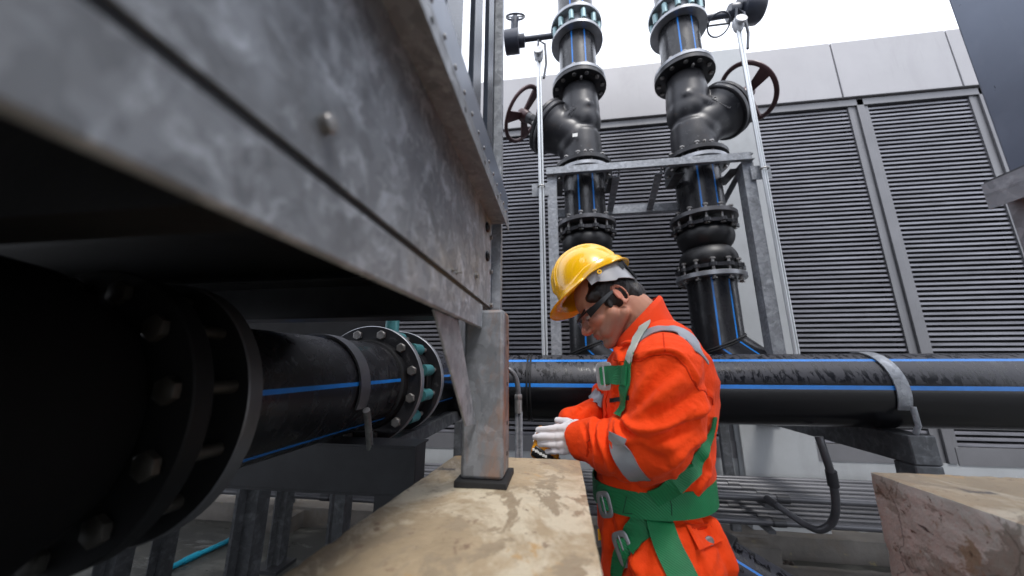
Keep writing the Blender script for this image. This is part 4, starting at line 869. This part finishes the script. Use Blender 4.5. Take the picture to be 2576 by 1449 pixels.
# legs
for hh, kk, aa in ((hipn, knn, ann), (hipf, knf, anf)):
    b.caps(hh+V(.0, 0, 0), .118, kk, .095, seg=24); b.caps(kk, .095, aa+V(0, 0, .02), .078, seg=24)
b.caps(P(1790, 1330, Y=.93), .02, P(1790, 1400, Y=.93), .05)
src = b
raw = skinmesh('raw', b, 'orange', None, .0065, 5); bv0 = o_bvh['raw'](); bpy.data.objects.remove(raw)
CAM = V(0, 0, H)
def hit(x, y, bv, fallY=YB):
    d = ray(x, y).normalized(); h = bv.ray_cast(CAM, d)
    if h[0] is None:
        q = P(x, y, Y=fallY); h = bv.find_nearest(q)
    return h[0], h[1]
def A(*pts): return pts
folds = [  # (pixel polyline, depth amplitude in m, width in m)
 (A((1545, 905), (1605, 909), (1640, 894), (1686, 892), (1714, 909), (1736, 944), (1757, 978), (1779, 996), (1794, 1020)), -.0045, .005),
 (A((1612, 903), (1640, 888), (1686, 885), (1719, 903), (1744, 940), (1764, 973), (1786, 990)), .004, .006),
 (A((1562, 1050), (1570, 1078), (1592, 1092), (1620, 1100)), -.012, .010), (A((1571, 1052), (1600, 1080), (1650, 1082), (1700, 1062), (1740, 1030)), .012, .012),
 (A((1556, 1062), (1560, 1090), (1580, 1108), (1612, 1112)), .008, .009), (A((1778, 1048), (1740, 1068), (1692, 1090), (1640, 1108)), -.009, .012),
 (A((1727, 926), (1690, 965), (1649, 1004), (1590, 1040)), .006, .016), (A((1700, 915), (1650, 960), (1610, 1010), (1575, 1040)), -.005, .013),
 (A((1770, 960), (1735, 1000), (1690, 1030), (1640, 1048)), -.007, .012), (A((1788, 1000), (1760, 1035), (1720, 1060)), .006, .011), (A((1650, 920), (1620, 960), (1595, 1010)), .004, .012),
 (A((1470, 1072), (1478, 1100), (1488, 1132)), -.008, .008), (A((1480, 1064), (1481, 1110), (1478, 1150)), -.003, .004), (A((1501, 1062), (1502, 1095), (1514, 1128), (1522, 1160)), -.010, .008),
 (A((1512, 1062), (1514, 1100), (1528, 1140), (1536, 1180)), .008, .010), (A((1530, 1062), (1528, 1100), (1545, 1150), (1560, 1195)), -.009, .009), (A((1546, 1064), (1544, 1110), (1566, 1160), (1592, 1200)), .007, .010),
 (A((1490, 1066), (1493, 1100), (1502, 1140), (1505, 1175)), .007, .008), (A((1600, 1120), (1640, 1150), (1690, 1160), (1735, 1140)), -.006, .014), (A((1640, 1190), (1690, 1160), (1740, 1110), (1775, 1070)), .007, .013),
 (A((1660, 1120), (1700, 1120), (1745, 1095)), .005, .012), (A((1430, 1035), (1455, 1025), (1490, 1040), (1515, 1070)), -.007, .008), (A((1445, 1012), (1480, 1015), (1510, 1045)), .006, .009), (A((1470, 1005), (1498, 1003), (1515, 1018)), -.006, .007),
 (A((1526, 905), (1522, 960), (1522, 1010), (1528, 1060)), -.004, .005), (A((1535, 870), (1530, 920), (1527, 960)), .004, .008), (A((1545, 1040), (1552, 990), (1570, 950)), -.004, .008), (A((1535, 985), (1562, 975), (1585, 985)), .003, .006),
 (A((1540, 870), (1562, 900), (1575, 940)), .005, .009), (A((1580, 880), (1572, 930), (1560, 1000)), -.005, .008),
 (A((1740, 1195), (1760, 1160), (1785, 1130)), -.007, .009), (A((1715, 1235), (1722, 1200), (1742, 1170)), .006, .007), (A((1700, 1235), (1703, 1210), (1700, 1190)), -.005, .006), (A((1730, 1237), (1745, 1212), (1770, 1200)), -.006, .007), (A((1752, 1235), (1765, 1205), (1782, 1190)), .005, .006),
 (A((1690, 1180), (1700, 1215), (1695, 1235)), .005, .006), (A((1535, 1215), (1560, 1190), (1600, 1215)), -.006, .010), (A((1510, 1200), (1530, 1225), (1560, 1235)), .005, .009), (A((1745, 1110), (1770, 1140), (1782, 1175)), .006, .010),
 (A((1540, 1305), (1545, 1350), (1540, 1420)), -.006, .009), (A((1525, 1300), (1528, 1360), (1524, 1440)), .005, .010), (A((1640, 1310), (1625, 1370), (1620, 1440)), -.004, .012), (A((1600, 1330), (1595, 1390), (1605, 1449)), .005, .013),
 (A((1680, 1305), (1710, 1320), (1740, 1330)), -.006, .010), (A((1695, 1300), (1730, 1330), (1750, 1370), (1755, 1440)), .006, .011), (A((1720, 1300), (1760, 1315), (1795, 1310)), .006, .010), (A((1745, 1400), (1765, 1430), (1770, 1470)), -.005, .010),
 (A((1560, 1449), (1575, 1400), (1600, 1370)), -.005, .012), (A((1780, 1440), (1795, 1400), (1800, 1370)), .004, .010),
 (A((1480, 1150), (1520, 1195), (1560, 1212)), .004, .01)]
segs = []
for px_, amp, wd in folds:
    pts = [hit(x, y, bv0)[0] for x, y in px_]; pts = smoothpts(pts, 3)
    for i in range(len(pts)-1):
        t0 = i/(len(pts)-1); segs.append((np.array(pts[i]), np.array(pts[i+1]), 1.6*amp*(.35+.65*sin(pi*min(max(t0*1.1, .05), .95))), wd))
def clothdisp(co, no):
    out = np.zeros(len(co)); 
    amps = {}
    for a, b_, amp, wd in segs:
        ab = b_-a; L = ab @ ab+1e-12; t_ = np.clip(((co-a) @ ab)/L, 0, 1); d2 = ((co-(a+t_[:, None]*ab))**2).sum(1)
        g = amp*np.exp(-d2/(wd*wd)); m_ = np.abs(g) > 1e-5
        key = (round(wd, 5), round(abs(amp), 9)); out[m_] = np.where(np.abs(g[m_]) > 0, np.sign(amp)*np.maximum(np.abs(g[m_]), 0)+out[m_]*0+np.where(np.sign(out[m_]) == np.sign(amp), np.maximum(np.abs(out[m_]), np.abs(g[m_]))-np.abs(g[m_]), 0)*np.sign(amp)+np.where(np.sign(out[m_]) == -np.sign(amp), out[m_], 0), out[m_])
    nn = np.empty(len(co))
    for i in range(len(co)):
        p = co[i]; q = Vector((p[0]*9+p[2]*5, p[1]*9, p[2]*11-p[0]*7)); n1 = noise.noise(q)
        n2 = noise.noise(Vector((p[0]*22+4, p[1]*22, p[2]*26)))
        nn[i] = .0055*(1-2.6*abs(n1))+.0012*n2
    return co+no*(out+nn)[:, None]
cov = skinmesh('coverall', src, 'orange', pr_, .0044, 4, clothdisp)
bv1 = o_bvh['coverall']()
# ribbons laid on the cloth
def ribbon(pts3, w, off=.0035, th=.0018, bv=None, cross=5, edge=None, n=5):
    """band of width w laid along surface points"""
    bv = bv or bv1; pts = smoothpts(pts3, n); rings = []; N = len(pts); lastn = None
    for i, p in enumerate(pts):
        h = bv.find_nearest(p); nrm = h[1]
        if lastn is not None: nrm = (nrm*.35+lastn*.65).normalized()
        lastn = nrm
        d = (pts[min(i+1, N-1)]-pts[max(i-1, 0)]).normalized(); sd_ = nrm.cross(d).normalized(); wi = w(i/(N-1)) if callable(w) else w
        base = h[0] if (h[0]-p).length < .03 else p
        top = []; bot = []
        hs_ = []
        for k in range(cross):
            q = base+sd_*(wi*(k/(cross-1)-.5)); hh = bv.find_nearest(q+nrm*.01); dd = (hh[0]-q).dot(nrm) if (hh[0]-q).length < .03 else 0
            hs_.append(max(min(dd, .008), -.004))
        for k in range(cross):
            q = base+sd_*(wi*(k/(cross-1)-.5)); m_ = (hs_[k]*.6+max(hs_)*.4)+off
            top.append(q+nrm*(m_+th)); bot.append(q+nrm*(m_-.001))
        rings.append(top+bot[::-1])
    b_ = MB(); b_.loft(rings); return b_
def pxpath(px_, bv=None): return [hit(x, y, bv or bv1)[0] for x, y in px_]
def sub(name, mb, m_, parent, bevel=0): return obj(name, mb, m_, parent, bevel)
# reflective tapes (sub-parts of the coverall)
sub('reflective_tape', ribbon(pxpath([(1553, 1094), (1557, 1114), (1565, 1140), (1585, 1175), (1612, 1205)]), .044, .0008, .0012), 'tape', cov)
sub('reflective_tape', ribbon(pxpath([(1602, 862), (1640, 836), (1672, 832), (1705, 838), (1735, 862), (1768, 900)]), .050, .0008, .0012), 'tape', cov)
sub('reflective_tape', ribbon(pxpath([(1492, 985), (1502, 998), (1517, 1010)]), .036, .0008, .0012), 'tape', cov)
sub('chest_pocket_zip', ribbon(pxpath([(1535, 1008), (1560, 1005), (1583, 1001)]), .010, .0012, .001), 'blackplastic', cov)
sub('placket', ribbon(pxpath([(1532, 925), (1527, 965), (1524, 1000), (1526, 1050)]), .030, .0012, .0015), 'orange', cov)
sub('sleeve_label', ribbon(pxpath([(1504, 988), (1512, 987)]), .004, .004, .001), 'blackplastic', cov)
for px_ in ([(1547, 908), (1605, 911), (1640, 897), (1686, 895), (1714, 912), (1736, 947), (1757, 981), (1779, 999), (1792, 1018)], [(1668, 838), (1670, 862), (1672, 886)], [(1480, 1064), (1482, 1088), (1481, 1118), (1478, 1148)], [(1600, 1300), (1590, 1340), (1588, 1400), (1592, 1449)], [(1735, 1330), (1790, 1326)]):
    sub('seam', ribbon(pxpath(px_), .0028, .0004, .0006), 'seam', cov)
# collar
def ringp(front, back, yb, drop, n=36, Yc=YB):
    c = (front+back)/2; h = (front-back)/2
    return [c+h*cos(t_)+V(0, 1, 0)*yb*sin(t_)+V(0, 0, -drop*abs(sin(t_))) for t_ in [2*pi*k/n for k in range(n)]]
f0, k0 = P(1548, 862, Y=YB), P(1656, 746, Y=YB); f1, k1 = P(1556, 880, Y=YB), P(1676, 768, Y=YB); f2, k2 = P(1540, 875, Y=YB), P(1680, 800, Y=YB)
cb_ = MB()
ro = [ringp(P(1547, 858, Y=YB), P(1655, 744, Y=YB), .078, -.006), ringp(P(1545, 864, Y=YB), P(1664, 747, Y=YB), .092, .0), ringp(P(1546, 880, Y=YB), P(1668, 768, Y=YB), .100, .018), ringp(P(1552, 900, Y=YB), P(1690, 800, Y=YB), .112, .03)]
ri = [[p+V((0), 0, 0)+(((r[0]+r[18])/2)-p).normalized()*.004 for p in r] for r in ro]
for r in ro:
    for i, p in enumerate(r): r[i] = p+V(0, 0, .003*noise.noise(p*30))+V(.003*noise.noise(p*25+V(5, 0, 0)), .004*noise.noise(p*22), 0)
cb_.loft(ri[::-1]+ro+[ri[-1]], cap=False)
co_ = sub('collar', cb_, 'orange2', cov); sm = co_.modifiers.new('sub', 'SUBSURF'); sm.levels = 1; sm.render_levels = 1
cb_ = MB(); q = [P(1575, 872, Y=.93), P(1590, 869, Y=.93), P(1612, 866, Y=.915), P(1618, 874, Y=.91)]
cb_.tube(smoothpts([P(1566, 868, Y=.955), P(1580, 862, Y=.93), P(1598, 864, Y=.915), P(1616, 864, Y=.90)], 4), [.004]+[.007]*11+[.004], 10)
sub('collar_flap', cb_, 'orange2', cov)
sub('undershirt', MB().loft([ringp(P(1560, 850, Y=YB), P(1648, 752, Y=YB), .068, -.004), ringp(P(1565, 868, Y=YB), P(1662, 775, Y=YB), .075, 0)], cap=False), 'navy', cov)
# pocket flap on the thigh
fp = [(1727, 1322), (1782, 1318), (1822, 1358), (1760, 1384)]
def flap(px4, n=8, off=.005, th=.003):
    g = []; (x0, y0), (x1, y1), (x2, y2), (x3, y3) = px4
    tops = []
    for j in range(n+1):
        v_ = j/n; row = []
        for i in range(n+1):
            u_ = i/n; x = (x0*(1-u_)+x1*u_)*(1-v_)+(x3*(1-u_)+x2*u_)*v_; y = (y0*(1-u_)+y1*u_)*(1-v_)+(y3*(1-u_)+y2*u_)*v_
            p, nn_ = hit(x, y, bv1, .93); row.append(P(x, y, Y=p.y-off-.010*v_))
        tops.append(row)
    b_ = MB(); N = n+1; vs = [p for r in tops for p in r]; vs2 = [p+V(0, .006, 0) for p in vs]; o = len(vs)
    fs = [(j*N+i, j*N+i+1, (j+1)*N+i+1, (j+1)*N+i) for j in range(n) for i in range(n)]
    edge = [i for i in range(N)]+[j*N+n for j in range(1, N)]+[n*N+i for i in range(n-1, -1, -1)]+[j*N for j in range(n-1, 0, -1)]
    fs2 = [tuple(k+o for k in f[::-1]) for f in fs]; fe = [(edge[k], edge[(k+1) % len(edge)], edge[(k+1) % len(edge)]+o, edge[k]+o) for k in range(len(edge))]
    b_.add([tuple(p) for p in vs+vs2], [f[::-1] for f in fs]+fs2+fe, 0, None, True); return b_
sub('pocket_flap', flap(fp), 'orange', cov)
bt = P(1784, 1360, Y=hit(1785, 1355, bv1, .93)[0].y-.020); sub('snap_button', MB().lathe([(.009, 0), (.009, .003), (.006, .004), (.001, .003)], frame(bt, (0, -1, .1)), 20), 'bolt', cov)
# ---- harness
hs_ = tag(bpy.data.objects.new('harness', None)); COL.objects.link(hs_); hs_.parent = pr_; hs_.location = (0, 0, 0); WL['harness'] = WL['person']
def strap(name, px_, w, m_='green', off=.004, bv=None): return sub(name, ribbon(pxpath(px_, bv), w, off, .002, bv), m_, hs_)
strap('shoulder_strap', [(1672, 796), (1645, 798), (1624, 822), (1608, 850), (1593, 884), (1585, 912)], .030, 'tapeside', .006)
strap('chest_strap', [(1592, 885), (1580, 925), (1577, 965), (1570, 1010), (1563, 1048)], .040)
strap('chest_strap', [(1584, 946), (1560, 945), (1538, 944), (1526, 944)], .046, off=.008)
strap('side_strap', [(1793, 1048), (1783, 1090), (1768, 1132), (1748, 1172), (1716, 1206), (1676, 1230), (1640, 1250)], lambda t: .010+.028*min(1, t*1.4), off=.005)
# belt as a full loop
def torus_belt():
    n = 64; pts = []
    c = P(1633, 1268, Y=.885); c = V(P(1630, 1268, Y=YB).x, YB, c.z)
    for k in range(n+1):
        a = 2*pi*k/n; d = V(cos(a), sin(a)*1.0, 0); o_ = c+d*.5+V(0, 0, .012*cos(a))
        h = bvT.ray_cast(o_, -d)
        p = h[0] if h[0] is not None else c+V(d.x*.15, d.y*.15, 0)
        pts.append(p)
    arr = np.array([list(p) for p in pts[:-1]]); c_ = np.array(list(c)); r = np.sqrt(((arr-c_)[:, :2]**2).sum(1))
    # the arms may be hit from outside: clamp and smooth the radius
    r = np.minimum(r, .220)
    for _ in range(5): r = (np.roll(r, 1)+r*2+np.roll(r, -1))/4
    rings = []
    for k in range(n+1):
        a = 2*pi*k/n; rr = r[k % n]+.010; z = c.z+.010*cos(a); cx_, cy_ = c.x+cos(a)*rr, c.y+sin(a)*rr
        q = []
        for zz, dr in ((-.027, 0), (.027, 0), (.027, .003), (-.027, .003)): q.append(V(c.x+cos(a)*(rr+dr), c.y+sin(a)*(rr+dr), z+zz))
        rings.append(q)
    b_ = MB(); b_.loft(rings, cap=False); b_.sm = [False]*len(b_.sm); return b_
bel = sub('waist_belt', torus_belt(), 'green', hs_)
bvb = BVHTree.FromPolygons([v.co+WL['person'] for v in bel.data.vertices], [tuple(p.vertices) for p in bel.data.polygons])
strap('thigh_strap', [(1655, 1300), (1668, 1340), (1685, 1385), (1705, 1425), (1722, 1462)], .056)
strap('thigh_strap', [(1622, 1302), (1600, 1340), (1580, 1375)], .050); strap('thigh_strap', [(1572, 1385), (1558, 1420), (1550, 1462)], .036)
for pts_ in ([(1576, 1248), (1567, 1290), (1590, 1292)], [(1681, 1244), (1689, 1270), (1690, 1296)]):
    st_ = []
    for x, y in pts_:
        h = bvb.ray_cast(CAM, ray(x, y).normalized()); st_.append(h[0]+V(0, -.001, 0) if h[0] is not None else hit(x, y, bv1)[0])
    sub('stitching', MB().tube(st_, .0009, 6), 'thread', bel)
def buckle(x, y, w, h_, ang, bv, yaw_=0, off=.010, m_='buckle'):
    hh = bv.ray_cast(CAM, ray(x, y).normalized()); p = hh[0] if hh[0] is not None else hit(x, y, bv1)[0]; nrm = hh[1] if hh[0] is not None else V(-.3, -1, 0)
    nrm = (nrm*.15+V(-.30, -1, .1).normalized()*.85).normalized(); c = p+nrm*off
    z = nrm; upv = V(sin(ang), 0, cos(ang)); x_ = upv.cross(z).normalized(); y_ = z.cross(x_)
    T = Matrix((x_, y_, z)).transposed().to_4x4(); T.translation = c
    b_ = MB(); n = 28; rings = []
    def rr(hw, hh_, r): 
        o_ = []
        for k in range(n):
            a = 2*pi*(k+.5)/n; ca, sa = cos(a), sin(a); o_.append((math.copysign(abs(ca)**.5, ca)*hw, math.copysign(abs(sa)**.5, sa)*hh_))
        return o_
    for (hw, hh_, z_) in ((w/2-.009, h_/2-.012, -.001), (w/2, h_/2, -.001), (w/2, h_/2, .002), (w/2-.002, h_/2-.002, .003), (w/2-.008, h_/2-.011, .003), (w/2-.009, h_/2-.012, .001), (w/2-.009, h_/2-.012, -.001)):
        rings.append([T @ V(a, b__, z_) for a, b__ in rr(hw, hh_, 0)])
    b_.loft(rings, cap=False)
    b_.cyl(T @ V(-.002, -h_/2+.008, .001), T @ V(-.002, h_/2-.008, .001), .0028, 10)
    bo_ = sub('buckle', b_, m_, hs_); 
    sub('webbing_loop', MB().box((-w/2+.010, -h_/2+.014, -.003), (w/2-.009, h_/2-.014, .0022), T=T), 'green', hs_)
buckle(1528, 947, .045, .074, -.08, bv1, off=.022, m_='buckle_light'); buckle(1524, 1266, .034, .056, -.25, bvb, off=.010); buckle(1571, 1378, .038, .066, -.4, bv1, off=.008)
sub('yellow_tag', MB().add([tuple(P(x, y, Y=YB-.02)) for x, y in ((1503, 1331), (1510, 1329), (1513, 1358), (1505, 1360))], [(0, 1, 2, 3)]), 'helmet', hs_)
# ---- helmet
ht = rad(30); bf_ = V(-cos(ht), 0, -sin(ht)); bu = V(-sin(ht), 0, cos(ht)); bl_ = V(0, -1, 0); RH = Matrix.Rotation(rad(12), 3, bf_); bu = RH @ bu; bl_ = RH @ bl_
HC = P(1492, 728, Y=YB)+V(0, .0, .006)
hm = bpy.data.objects.new('helmet', None); COL.objects.link(hm); hm.parent = pr_; WL['helmet'] = WL['person']
def hpt(f, u, l): return HC+bf_*f+bu*u+bl_*l
AF, AB, AL, AU = .108, .112, .098, .130
NA, NT = 144, 30
def dome(a, t_, k=1.0):
    ca, sa = cos(a), sin(a); rf = (AF if ca > 0 else AB); r = cos(t_)**.72 if t_ < pi/2-1e-6 else 0; u = AU*sin(t_)**.98
    f = rf*ca*r; l = AL*sa*r; 
    e = 0; la = abs(l)
    e += .0065*math.exp(-((l)/.012)**4) if t_ > .35 or ca < 0 else 0
    e += .005*math.exp(-((la-.042)/.007)**4)*(1 if t_ > .30 else 0)
    n_ = V(f/rf**2, l/AL**2, u/AU**2); n_.normalize() if n_.length > 0 else None
    p = V(f, l, u)*k+n_*e
    return hpt(p.x, p.z, p.y)
def rim(a):
    """brim edge height: higher over the ears at the back, stepping down to the visor"""
    ca = cos(a); t_ = min(1, max(0, (.70-ca)/.75)); t_ = t_*t_*(3-2*t_); return -.013+.019*t_+.004*max(0, (-ca-.6)/.4)
rings = []
for j in range(NT+1):
    t_ = (pi/2)*j/NT*.999; rings.append([dome(2*pi*k/NA, t_) for k in range(NA)])
low = []
def band(a, out, dz):
    ca, sa = cos(a), sin(a); rf = AF if ca > 0 else AB; r = V(rf*ca, AL*sa, 0); n_ = V(ca/rf, sa/AL, 0).normalized(); p = r+n_*out; return hpt(p.x, rim(a)+dz, p.y)
def visor(a):
    ca = cos(a); return .042*max(0, (ca-.25)/.75)**.65 if ca > .25 else (.012*max(0, (-ca-.55)/.45)**.6)
sh = MB()
outer = [[band(2*pi*k/NA, .006+visor(2*pi*k/NA)*1.0, -.006+.08*visor(2*pi*k/NA)) for k in range(NA)],
         [band(2*pi*k/NA, .0075+visor(2*pi*k/NA)*1.0, -.003+.08*visor(2*pi*k/NA)) for k in range(NA)],
         [band(2*pi*k/NA, .007+visor(2*pi*k/NA)*.9, .000+.06*visor(2*pi*k/NA)) for k in range(NA)],
         [band(2*pi*k/NA, .0090, .004) for k in range(NA)],
         [band(2*pi*k/NA, .0088, .0205) for k in range(NA)],
         [band(2*pi*k/NA, .0005, .024) for k in range(NA)]]
inner = [[band(2*pi*k/NA, -.003, .020) for k in range(NA)], [band(2*pi*k/NA, -.002, -.002) for k in range(NA)]]
dom = [r for j, r in enumerate(rings) if j >= 3]
top = hpt(0, AU+.003, 0); rings_in = [[HC+(p-HC)*.965 for p in r] for r in dom]
sh.loft([[HC+(p-HC)*.965 for p in r] for r in dom[::-1]]+[inner[1]]+outer+dom, cap=True)
sho = sub('shell', sh, 'helmet', hm); sm = sho.modifiers.new('s', 'SUBSURF'); sm.levels = 1; sm.render_levels = 1
# side channel moulding and chin strap lug
sub('strap_lug', MB().lathe([(.003, 0), (.0065, 0), (.0065, .003), (.003, .003)], frame(hpt(-.018, -.008, AL+.002), bl_), 20, closed=True), 'helmet', hm)
# head band hanging below at the rear
hb = MB(); rings = []
for k in range(41):
    a = rad(78+204*k/40); ca, sa = cos(a), sin(a); back = max(0, -ca); k_ = .92
    lo_ = -.018-.038*back**.6-.006*(abs(sa) > .9); tilt = .0
    q = []
    for zz, dr in ((lo_, 0), (.012, 0), (.012, .0025), (lo_, .0025)):
        q.append(hpt((AB*k_+dr)*ca-.004, zz, (AL*.90+dr)*sa))
    rings.append(q)
hb.loft(rings); hb.sm = [False]*len(hb.sm); sub('head_band', hb, 'helmetband', hm)
rt = MB(); rt.bar(hpt(-AB*.90, .01, .045), hpt(-AB*.98, -.055, .030), .012, .004); rt.bar(hpt(-AB*.80, .0, .062), hpt(-AB*.80, -.020, .058), .01, .004, up=(0, 1, 0)); rt.lathe([(.001, -.008), (.014, -.008), (.014, .008), (.001, .008)], frame(hpt(-AB*.99, -.02, 0), bf_), 20)
sub('ratchet', rt, 'blackplastic', hm)
# ---- goggles
gg = bpy.data.objects.new('goggles', None); COL.objects.link(gg); gg.parent = pr_; WL['goggles'] = WL['person']
for s in (1, -1):
    b = MB(); path = [hp_(-.004, .020, s*.081), hp_(.030, .016, s*.078), hp_(.062, .012, s*.070), hp_(.088, .010, s*.055)]
    path = smoothpts(path, 5); rings = []
    for i, p in enumerate(path):
        t_ = i/(len(path)-1); h_ = .0035+.0075*t_; rings.append([p+hu*h_+hl*s*.0015, p-hu*h_+hl*s*.0015, p-hu*h_-hl*s*.0015, p+hu*h_-hl*s*.0015])
    b.loft(rings); b.sm = [False]*len(b.sm); sub('temple', b, 'blackplastic', gg)
b = MB(); rings = []
for k in range(33):
    a = rad(-68+136*k/32); l = .062*sin(a)/sin(rad(68)); f = .070+.048*(cos(a)-cos(rad(68)))/(1-cos(rad(68))); h0 = .019+.004*cos(a); nz_ = max(0, 1-abs(l)/.014)
    rings.append([hp_(f, .020, l), hp_(f+.003, -.0, l), hp_(f-.002, -.022+.012*nz_, l), hp_(f-.0035, -.022+.012*nz_, l), hp_(f+.0015, 0, l), hp_(f-.0015, .020, l)])
b.loft(rings); sub('lens', b, 'lens', gg)
sub('brow_bar', MB().tube([hp_(.069+.048*(cos(a)-cos(rad(68)))/(1-cos(rad(68))), .020, .062*sin(a)/sin(rad(68))) for a in [rad(-68+136*k/20) for k in range(21)]], .0028, 8), 'blackplastic', gg)
# ---- gloves
def glove(name, wr, palm, fingers, thumb, cuff=None):
    b = MB()
    for p, q, r1, r2 in palm: b.caps(p, r1, q, r2, seg=14)
    for ch, r in fingers+[thumb]:
        for i in range(len(ch)-1): b.caps(ch[i], r*(1-.06*i), ch[i+1], r*(1-.06*(i+1)), seg=12)
    def gd(co, no):
        out = co.copy()
        for i in range(len(co)):
            p = co[i]; out[i] += no[i]*(.0007*noise.noise(Vector((p[0]*90, p[1]*90, p[2]*35)))+.0008*noise.noise(Vector((p[0]*40+3, p[1]*40, p[2]*90))))
        return out
    return skinmesh(name, b, 'glove', pr_, .0021, 2, gd)
Yh = .985
K = [P(1408, 1077, Y=Yh), P(1402, 1098, Y=Yh-.002), P(1405, 1118, Y=Yh), P(1414, 1134, Y=Yh+.003)]
Wt, Wb = P(1440, 1074, Y=Yh), P(1443, 1124, Y=Yh)
palm = [(K[0], Wt, .0105, .016), (K[1], P(1446, 1090, Y=Yh), .0115, .016), (K[2], P(1446, 1108, Y=Yh), .0115, .016), (K[3], Wb, .0105, .015), (P(1425, 1085, Y=Yh), P(1428, 1122, Y=Yh), .014, .014),
        (P(1440, 1082, Y=Yh), P(1470, 1085, Y=Yh-.004), .022, .026), (P(1440, 1115, Y=Yh), P(1470, 1115, Y=Yh-.004), .022, .026), (P(1432, 1072, Y=Yh+.008), P(1450, 1072, Y=Yh), .015, .018)]
fin = [([K[0], P(1384, 1078, Y=Yh+.001), P(1364, 1080, Y=Yh+.008), P(1353, 1081, Y=Yh+.017)], .0092), ([K[1], P(1376, 1098, Y=Yh-.003), P(1356, 1099, Y=Yh+.004), P(1346, 1100, Y=Yh+.014)], .0096),
       ([K[2], P(1382, 1117, Y=Yh-.001), P(1364, 1117, Y=Yh+.006), P(1353, 1117, Y=Yh+.016)], .0093), ([K[3], P(1394, 1135, Y=Yh+.002), P(1378, 1136, Y=Yh+.008), P(1368, 1135, Y=Yh+.016)], .0083)]
th_ = ([P(1442, 1066, Y=Yh+.008), P(1428, 1060, Y=Yh+.016), P(1415, 1059, Y=Yh+.022), P(1402, 1057, Y=Yh+.026)], .0105)
glove('glove', None, palm, fin, th_)
Yr = 1.062
K = [P(1392, 1084, Y=Yr), P(1388, 1102, Y=Yr+.004), P(1391, 1118, Y=Yr+.004), P(1398, 1132, Y=Yr)]
palm = [(K[0], P(1425, 1076, Y=Yr), .010, .016), (K[1], P(1428, 1092, Y=Yr), .011, .016), (K[2], P(1428, 1106, Y=Yr), .011, .016), (K[3], P(1426, 1118, Y=Yr), .010, .015), (P(1425, 1076, Y=Yr), P(1450, 1068, Y=Yr), .022, .026), (P(1426, 1110, Y=Yr), P(1450, 1085, Y=Yr), .018, .024)]
fin = [([K[i], K[i]+V(-.024, .004, 0), K[i]+V(-.040, -.010, -.003), K[i]+V(-.046, -.024, -.006)], .0088) for i in range(4)]
glove('glove', None, palm, fin, ([P(1422, 1072, Y=Yr-.005), P(1404, 1074, Y=Yr-.022), P(1392, 1078, Y=Yr-.035)], .0102))
# boots
for a_ in (ann, anf):
    b = MB(); b.caps(a_+V(.01, 0, .12), .055, a_+V(.005, 0, -.02), .048, seg=18); b.caps(a_+V(.03, 0, -.035), .048, a_+V(-.15, 0, -.045), .040, seg=18); b.box((a_.x-.20, a_.y-.045, GZ+.002), (a_.x+.08, a_.y+.045, GZ+.03))
    skinmesh('boot', b, 'boot', pr_, .006, 3)
# ---- tester held in the hands
tc_ = P(1376, 1112, Y=1.024); tt = thing('multimeter', 'orange-yellow handheld tester held between the white gloves', 'tester', tuple(tc_))
ax = V(-.30, -.05, -1).normalized(); T = frame(tc_+V(.012, 0, .030), ax, up=(0, 1, 0))
b = MB(); pr2 = []
for zz, hw, hh_ in ((-.003, .030, .010), (0, .036, .014), (.02, .038, .016), (.024, .036, .0145), (.028, .038, .016), (.045, .0385, .016), (.049, .036, .0145), (.053, .038, .016), (.075, .038, .016), (.080, .034, .013)):
    pr2.append([T @ V(math.copysign(abs(cos(a))**.45, cos(a))*hw, math.copysign(abs(sin(a))**.45, sin(a))*hh_, zz) for a in [2*pi*(k+.5)/28 for k in range(28)]])
b.loft(pr2); obj('case', b, 'meter', tt)
T2 = frame(P(1346, 1129, Y=1.0), V(.98, .0, -.62).normalized(), up=(0, 1, 0))
b = MB().box((-.022, -.02, -.004), (.008, .028, .055), T=frame(P(1342, 1126, Y=1.012), V(.86, 0, -.50), up=(0, 1, 0))); obj('cover', b, 'meter', tt, bevel=.005)
T3 = frame(P(1338, 1136, Y=1.010), V(.86, 0, -.50), up=(0, 1, 0))
kp = obj('keypad', MB().box((-.024, -.021, .0), (.004, .03, .055), T=T3).box((-.02, -.018, .05), (.004, .03, .105), T=T3), 'blackplastic', tt, bevel=.003)
b = MB()
for i, (x, y, w_) in enumerate(((1346, 1130, .0055), (1353, 1134, .0075), (1358, 1137, .004), (1364, 1141, .0075), (1371, 1145, .006), (1377, 1148, .006))):
    c = P(x-4, y+1, Y=.982); b.bar(c, c+V(0, .004, 0), w_, .0058)
obj('keypad_marks', b, 'whitemark', tt)
